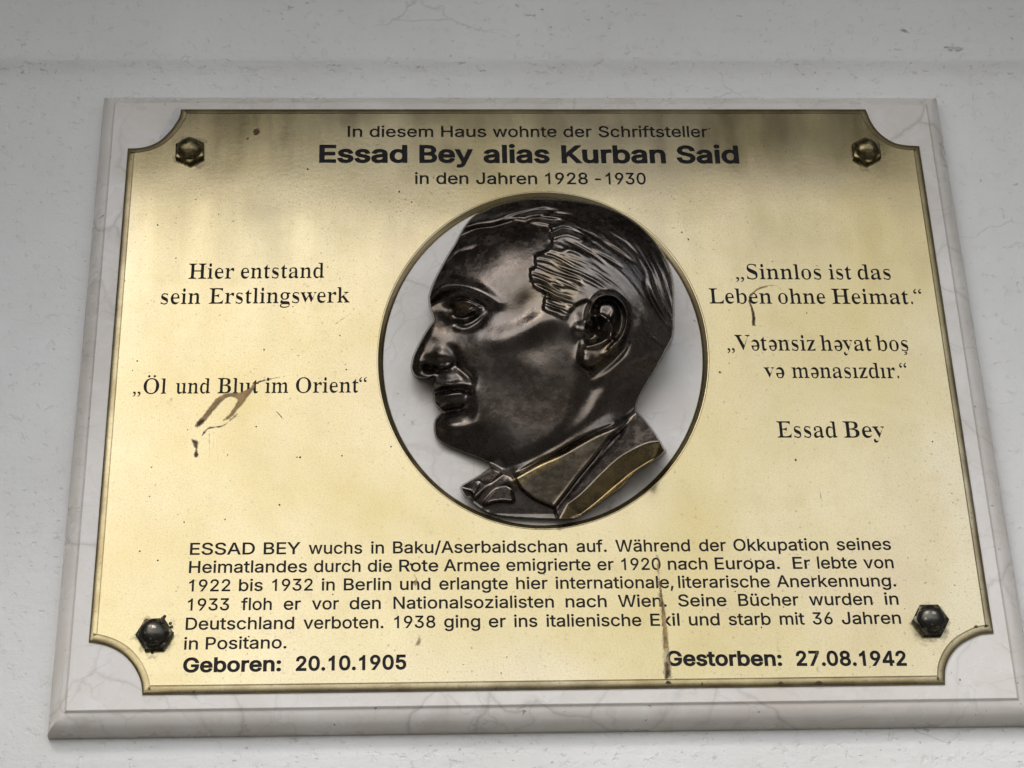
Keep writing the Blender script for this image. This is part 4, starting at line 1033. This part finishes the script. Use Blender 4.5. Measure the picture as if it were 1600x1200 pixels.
# --- patches where the patina is rubbed down to the yellow metal
wear = np.zeros(H.shape)
wear = np.maximum(wear, 0.55 * np.exp(-((GX - 722) / 11) ** 2 - ((GY - 480) / 6.5) ** 2))
wear = np.maximum(wear, 0.75 * sm((bd_ + 1) / 3) * (SD > 0))
dC, tC = seg_dist(GX, GY, crv([(808, 752), (824, 742), (842, 731), (868, 718)]))
wear = np.maximum(wear, 0.75 * np.exp(-(dC / 9) ** 2))
wear = np.maximum(wear, 0.12 * sm((cd_ + 1) / 4))
wear = np.maximum(wear, 0.32 * np.exp(-((GX - 880) / 22) ** 2 - ((GY - 412) / 16) ** 2))
wear = np.maximum(wear, 0.22 * np.exp(-((GX - 870) / 40) ** 2 - ((GY - 450) / 40) ** 2))
wear = np.maximum(wear, 0.10 * np.exp(-((GX - 945) / 30) ** 2 - ((GY - 545) / 30) ** 2))

UNIT = 0.000455
hm = HH * UNIT
WX, WY = plane(GX, GY, hm)
VX = np.stack([WX, -hm, WY + H0], -1)
valid = SD > -1.5
# which part each grid cell belongs to
part = np.zeros(H.shape, int)                       # 0 head, 1 hair, 2 collar, 3 lapel, 4 bow tie, 5 eye
part[(HD > 0) & (ed_ < 0)] = 1
part[((GX - 722.5) / 14.5) ** 2 + ((GY - 480.5) / 7.5) ** 2 < 1] = 5
part[td_ > 0] = 4
part[ld_ > 0] = 3
part[cd_ > 0] = 2
NAMES = ['head', 'hair', 'shirt_collar', 'lapel', 'bow_tie', 'eye']
ny, nx = H.shape
# smooth normals over the whole casting so that the parts join without seams
du = np.gradient(VX, axis=1); dv = np.gradient(VX, axis=0)
NRM = np.cross(du, dv); NRM /= np.maximum(np.linalg.norm(NRM, axis=-1, keepdims=True), 1e-12)
flip = NRM[..., 1].mean() > 0
if flip: NRM = -NRM
bust = empty('bronze_portrait', world(*P(850, 560, 0), 0))
tag(bust, 'dark bronze relief of a man in left profile with bow tie, in the round opening', 'relief')
ii = np.arange(ny * nx).reshape(ny, nx)
quad_ok = valid[:-1, :-1] & valid[1:, :-1] & valid[:-1, 1:] & valid[1:, 1:]
qa, qb, qc, qd = ii[:-1, :-1], ii[1:, :-1], ii[1:, 1:], ii[:-1, 1:]
flatV = VX.reshape(-1, 3); flatN = NRM.reshape(-1, 3); flatW = wear.reshape(-1)
for k, nm in enumerate(NAMES):
    m = quad_ok & (part[:-1, :-1] == k)
    f = np.stack([qa[m], qb[m], qc[m], qd[m]], 1)
    if not len(f): continue
    used, inv = np.unique(f, return_inverse=True)
    f = inv.reshape(f.shape)
    o = mesh_obj(nm, flatV[used], f.tolist(), M_BRONZE, bust)
    at = o.data.attributes.new('wear', 'FLOAT', 'POINT')
    at.data.foreach_set('value', flatW[used].astype(np.float32))
    o.data.normals_split_custom_set_from_vertices(flatN[used].tolist())

# ------------------------------------------------------------------ cap nuts at the corners
def make_nut(label, px, py, rot, mat, R_=0.0112):
    cxw, cyw = P(px, py, T)
    root = empty('cap_nut', world(cxw, cyw, T))
    tag(root, label, 'nut', 'cap nuts at the corners of the brass plaque')
    # six-sided base with a chamfered top
    hp = [(1.0, 0.0002), (1.0, 0.0034), (0.97, 0.0040), (0.88, 0.0046), (0.80, 0.0047)]
    V, F = [], []
    nseg = 36
    for j, (k, o) in enumerate(hp):
        for i in range(nseg):
            a = 2 * math.pi * i / nseg
            ph = (a + math.pi / 6) % (math.pi / 3) - math.pi / 6
            hexr = math.cos(math.pi / 6) / math.cos(((a) % (math.pi / 3)) - math.pi / 6)
            r = hexr if j < 2 else (hexr * k if j == 2 else k * (0.35 * hexr + 0.65 * 0.9) if j == 3 else 0.76)
            r *= R_
            a2 = a + math.radians(rot)
            V.append(world(cxw + r * math.cos(a2), cyw + r * math.sin(a2), T + o))
    for j in range(len(hp) - 1):
        for i in range(nseg):
            a = j * nseg + i; b = j * nseg + (i + 1) % nseg
            F.append((a, b, b + nseg, a + nseg))
    o = mesh_obj('hexagon', V, F, mat, root)
    o.data.set_sharp_from_angle(angle=math.radians(28))
    V, F = [], []
    nr, ns = 10, 32
    rd = R_ * 0.80
    for j in range(nr):
        t = j / (nr - 1) * math.pi / 2 * 0.985
        for i in range(ns):
            a = 2 * math.pi * i / ns
            jit = 1 + 0.012 * math.sin(3 * a + j)
            V.append(world(cxw + rd * math.cos(t) * math.cos(a) * jit, cyw + rd * math.cos(t) * math.sin(a) * jit, T + 0.0044 + 0.0070 * math.sin(t)))
    for j in range(nr - 1):
        for i in range(ns):
            a = j * ns + i; b = j * ns + (i + 1) % ns
            F.append((a, b, b + ns, a + ns))
    F.append(tuple((nr - 1) * ns + i for i in range(ns)))
    mesh_obj('dome', V, F, mat, root)
    return root
make_nut('brassy cap nut with a bright domed top, at the upper left corner of the plaque', 297, 238.5, 32, M_NUT_GOLD, 0.0121)
make_nut('dull brass cap nut with a dented dome, at the upper right corner of the plaque', 1353, 239, 30, M_NUT_GOLD, 0.0121)
nut_bl = make_nut('blackened cap nut with crumbs of glue around it, left of the last lines of text', 242, 993, 2, M_NUT_DARK, 0.0124)
make_nut('blackened cap nut with a flaked patch on its dome, at the lower right corner', 1453, 971, 0, M_NUT_DARK, 0.0124)
# crumbs of dried glue stuck round the lower left nut
rg = random.Random(4)
V, F = [], []
def lump(px, py, r, out, V, F, rg, sq=0.6):
    cxw, cyw = P(px, py, out); b = len(V); n1, n2 = 4, 7
    for j in range(n1):
        t = j / (n1 - 1) * 1.5
        for i in range(n2):
            a = 2 * math.pi * i / n2
            k = r * math.cos(t) * rg.uniform(0.7, 1.3)
            V.append(world(cxw + k * math.cos(a), cyw + k * math.sin(a), out + r * sq * math.sin(t)))
    for j in range(n1 - 1):
        for i in range(n2):
            F.append((b + j * n2 + i, b + j * n2 + (i + 1) % n2, b + (j + 1) * n2 + (i + 1) % n2, b + (j + 1) * n2 + i))
    F.append(tuple(b + (n1 - 1) * n2 + i for i in range(n2)))
for (px, py, r) in [(257, 963, .0012), (255, 966, .0014), (266, 974, .0012), (268, 980, .0012), (269, 990, .0013), (266, 998, .0011), (238, 1020, .0009)]:
    lump(px, py, r, T, V, F, rg)
mesh_obj('glue_crumbs', V, F, M_NUT_DARK, nut_bl)

# ------------------------------------------------------------------ dirt and stains
def patch(name, poly, out, mat, parent, sub=3, soft=4.0):
    """thin film of dirt: a fine grid inside the outline, 'edge' = 1 in its middle"""
    p = np.array(crv(poly + poly[:1], sub)[:-1])
    x0, y0 = p.min(0) - 1; x1, y1 = p.max(0) + 1
    st = max((x1 - x0) / 60, (y1 - y0) / 60, 0.8)
    ax = np.arange(x0, x1 + st, st); ay = np.arange(y0, y1 + st, st)
    AX, AY = np.meshgrid(ax, ay)
    d = sdist(p, AX, AY)
    wx, wy = plane(AX, AY, out)
    V = np.stack([wx, np.full(wx.shape, -out), wy + H0], -1).reshape(-1, 3)
    n_y, n_x = AX.shape
    F = []
    for j in range(n_y - 1):
        for i in range(n_x - 1):
            if max(d[j, i], d[j + 1, i], d[j, i + 1], d[j + 1, i + 1]) > 0:
                a = j * n_x + i
                F.append((a, a + n_x, a + n_x + 1, a + 1))
    o = mesh_obj(name, V, F, mat, parent, False)
    e = np.clip(d / soft, 0, 1).reshape(-1).astype(np.float32)
    o.data.attributes.new('edge', 'FLOAT', 'POINT').data.foreach_set('value', e)
    return o
def ribbon(pts, w0, w1):
    p = np.array(crv(pts)); t = np.gradient(p, axis=0); t /= np.linalg.norm(t, axis=1)[:, None]
    nrm = np.stack([-t[:, 1], t[:, 0]], 1); k = np.linspace(w0, w1, len(p))[:, None] / 2
    return [tuple(q) for q in np.concatenate([p + nrm * k, (p - nrm * k)[::-1]])]
E1, E2 = T + 0.00012, T + 0.00020
patch('dirt_spot', [(395, 204), (400, 200), (406, 203), (405, 209), (400, 212), (396, 210)], E1, M_STAIN_DARK, plq, 3, 1.5)
patch('dropping_stain', [(404, 596), (399, 607), (388, 622), (377, 636), (366, 650), (350, 660), (346, 655), (356, 648), (366, 632), (370, 625), (360, 622), (348, 628), (338, 640), (330, 650), (320, 661), (310, 668), (307, 660), (316, 648), (326, 634), (338, 620), (352, 613), (370, 612), (388, 606), (397, 596)], E1, M_STAIN_BROWN, plq, 3, 5)
patch('dropping_stain', [tuple(q) for q in ribbon([(372, 645), (358, 658), (345, 666), (326, 669), (314, 682)], 4, 5)], E2, M_STAIN_DARK, plq, 1, 3)
patch('dropping_stain', [(303, 658), (314, 652), (322, 656), (318, 664), (310, 670), (303, 667)], E2, M_STAIN_DARK, plq, 3, 6)
patch('dropping_stain', [(298, 684), (307, 686), (311, 692), (310, 703), (312, 711), (306, 716), (301, 711), (304, 701), (298, 693)], E2, M_STAIN_DARK, plq, 3, 4)
patch('dropping_stain', [tuple(q) for q in ribbon([(397, 600), (410, 595), (432, 590), (460, 585)], 4.5, 1.2)], E2, M_STAIN_DARK, plq, 1, 1.5)
patch('dropping_stain', [tuple(q) for q in ribbon([(327, 676), (327, 700), (327, 722)], 2.4, 1.6)], E2, M_STAIN_DARK, plq, 1, 2.4)
patch('scratch', [tuple(q) for q in ribbon([(522, 508), (534, 499), (548, 489)], 2.2, 1.6)], E2, M_STAIN_DARK, plq, 1, 1.8)
patch('scratch', [tuple(q) for q in ribbon([(459, 560), (490, 535), (522, 510)], 1.4, 1.4)], E2, M_STAIN_DARK, plq, 1, 3.4)
patch('scratch', [tuple(q) for q in ribbon([(431, 642), (436, 647), (441, 653)], 1.6, 3.2)], E2, M_STAIN_BROWN, plq, 1, 1.2)
# the long run of dirt down the right of the text
RUN = [(1026, 850), (1028, 880), (1030, 910), (1033, 940), (1038, 975), (1040, 1005), (1042, 1035), (1044, 1062)]
patch('dirt_run', [tuple(q) for q in ribbon(RUN, 5, 19)], E1, M_STAIN_PALE, plq, 1, 6)
patch('dirt_run', [tuple(q) for q in ribbon([(1027, 866), (1030, 905), (1033, 930), (1036, 948), (1038, 970), (1040, 1000), (1041, 1014)], 5, 11)], E1 + 0.00004, M_STAIN_BROWN, plq, 1, 5)
patch('dirt_run', [tuple(q) for q in ribbon([(1030, 900), (1032, 922), (1035, 944), (1036, 958)], 4, 8)], E2, M_STAIN_DARK, plq, 1, 5)
patch('dirt_run', [tuple(q) for q in ribbon([(1037, 975), (1039, 992), (1041, 1008)], 4, 9)], E2, M_STAIN_DARK, plq, 1, 8)
patch('dirt_run', [tuple(q) for q in ribbon([(1042, 1030), (1043, 1046), (1044, 1064)], 12, 15)], E2, M_STAIN_DARK, plq, 1, 8)
patch('dirt_run', [tuple(q) for q in ribbon([(1170, 467), (1173, 476), (1177, 490), (1178, 510)], 4, 8)], E2, M_STAIN_DARK, plq, 1, 2.4)
patch('dirt_run', [tuple(q) for q in ribbon([(1170, 466), (1182, 453), (1200, 446.5), (1214, 447), (1224, 455)], 6, 1.6)], E1, M_STAIN_BROWN, plq, 1, 3)
patch('dirt_run', [tuple(q) for q in ribbon([(1280, 755), (1283, 780), (1286, 808)], 5, 3)], E1, M_STAIN_BROWN, plq, 1, 8)
patch('dirt_run', [tuple(q) for q in ribbon([(1214, 985), (1217, 1015), (1216, 1050)], 10, 14)], E1, M_STAIN_PALE, plq, 1, 16)
patch('dirt_run', [tuple(q) for q in ribbon([(1275, 1000), (1277, 1030), (1277, 1052)], 6, 10)], E1, M_STAIN_PALE, plq, 1, 14)
patch('smudge', [(642, 893), (650, 898), (654, 908), (650, 918), (644, 912), (648, 904)], E2, M_STAIN_BROWN, plq, 3, 6)
patch('smudge', [(655, 990), (660, 1000), (655, 1012), (645, 1010), (650, 1000)], E2, M_STAIN_BROWN, plq, 3, 9)
patch('smudge', [(262, 620), (270, 618), (274, 624), (266, 628)], E2, M_DIRT_SHADE, plq, 3, 5)
patch('smudge', [(1452, 788), (1466, 790), (1464, 800), (1456, 800)], E2, M_DIRT_SHADE, plq, 3, 6)
patch('smudge', [(470, 440), (486, 444), (492, 450), (480, 452)], E2, M_DIRT_SHADE, plq, 3, 6)
# tarnish round the fixings
for (px, py, r_, m_) in ((297, 240, 38, M_TARNISH), (1353, 241, 38, M_TARNISH), (243, 996, 44, M_TARNISH), (1452, 975, 42, M_TARNISH)):
    patch('tarnish_ring', [(px + r_ * math.cos(a) * rg.uniform(0.85, 1.1), py + r_ * math.sin(a) * rg.uniform(0.85, 1.1)) for a in np.linspace(0, 2 * math.pi, 16, endpoint=False)], E1, m_, plq, 2, 24)
# scattered specks
rs = random.Random(21)
V, F = [], []
for i in range(230):
    px, py = rs.uniform(175, 1500), rs.uniform(185, 1055)
    x, y = P(px, py, T)
    if inside_mask(np.array([[x, y]]), [FACE_LOOP])[0] == 0 or inside_mask(np.array([[x, y]]), [HOLE])[0] != 0: continue
    r = rs.choice([0.0003, 0.00035, 0.0004, 0.0005, 0.0007]) * rs.uniform(0.7, 1.2)
    b = len(V)
    for k in range(6):
        a = k * math.pi / 3; rr = r * rs.uniform(0.6, 1.3)
        V.append(world(x + rr * math.cos(a), y + rr * math.sin(a) * rs.uniform(0.7, 1.4), T + 0.00006))
    V.append(world(x, y, T + 0.00012))
    F += [(b + k, b + (k + 1) % 6, b + 6) for k in range(6)]
M_SPECK = make_plain('dark_specks', (0.035, 0.026, 0.018), 0.8, 300, 0.3)
o = mesh_obj('specks', V, F, M_SPECK, plq, False)
o['kind'] = 'stuff'
# chips of tarnish along the lower and upper edge
for (px, py, a) in [(1044, 1066, 6), (1220, 1067, 6), (1279, 1066.5, 7), (302, 1081, 5), (1097, 1068, 3), (1525, 979, 5), (1540, 978, 4), (1500, 1062, 3)]:
    patch('tarnish_chip', [(px - a, py + 2), (px - a * 0.4, py - 3), (px + a * 0.5, py - 3), (px + a, py + 2), (px, py + 3)], T + 0.0001, M_STAIN_DARK, plq, 3, 2)
# on the marble
patch('sealant', [(283, 171), (279, 168), (272, 172), (266, 184), (258, 198), (250, 214), (250, 221), (256, 216), (265, 207), (274, 195), (281, 183)], 0.00035, M_SEAL, slab_root, 3, 2)
patch('rust_stain', [(958, 768), (970, 758), (984, 752), (988, 758), (976, 772), (966, 786), (956, 800), (944, 806), (936, 800), (948, 786)], 0.0002, M_RUST, slab_root, 3, 14)
patch('rust_stain', [(1237, 1074), (1244, 1072), (1241, 1082), (1238, 1090), (1235, 1082)], 0.0002, M_RUST, slab_root, 3, 3)
patch('round_mark', [tuple(q) for q in [(645.6 + 7.5 * math.cos(a), 659 + 7 * math.sin(a)) for a in np.linspace(0, 2 * math.pi, 14, endpoint=False)]], 0.0002, M_DIRT_SHADE, slab_root, 2, 7)
patch('rust_stain', [(954, 738), (966, 737), (966, 744), (955, 750), (946, 758), (948, 748)], 0.00025, M_STAIN_DARK, slab_root, 3, 5)
# ledge shade and cracks painted as dark lines, and marks on the wall
for pts, w0, w1 in (([(-10, 101), (40, 99), (85, 100), (150, 93)], 3.2, 1.4), ([(170, 92), (260, 96), (345, 102), (420, 101)], 1.6, 2.4), ([(480, 104), (560, 101), (640, 104), (760, 103)], 2.2, 1.2),
                    ([(820, 104), (950, 107), (1080, 104)], 1.4, 2.0), ([(1180, 109), (1330, 108), (1480, 110), (1610, 109)], 1.6, 2.6), ([(0, 86), (90, 88), (150, 84)], 1.2, 2.0), ([(240, 80), (420, 73), (560, 75)], 1.4, 2.0)):
    patch('ledge_shade_line', [tuple(q) for q in ribbon(pts, w0, w1)], WALL_OUT + 0.0078, M_DIRT_SHADE, wall_root, 1, 2.5)
for poly in ([(1398, 46), (1410, 42), (1420, 45), (1418, 53), (1406, 52)], [(1470, 74), (1484, 66), (1502, 72), (1512, 78), (1500, 82), (1484, 82)],
             [(1224, 86), (1230, 82), (1233, 90), (1228, 94)], [(342, 101), (352, 100), (357, 103), (346, 105)], [(484, 102), (520, 99), (556, 101), (530, 105), (490, 105)],
             [(440, 70), (470, 70), (500, 74), (470, 76)], [(552, 72), (557, 73), (556, 78), (552, 77)], [(1276, 114), (1282, 116), (1320, 117), (1280, 120)], [(1298, 22), (1310, 18), (1314, 20), (1302, 25)], [(2, 252), (10, 252), (20, 255), (8, 257)]):
    patch('dirt_mark', poly, WALL_OUT + 0.0084, M_DIRT_SHADE, wall_root, 3, 4)
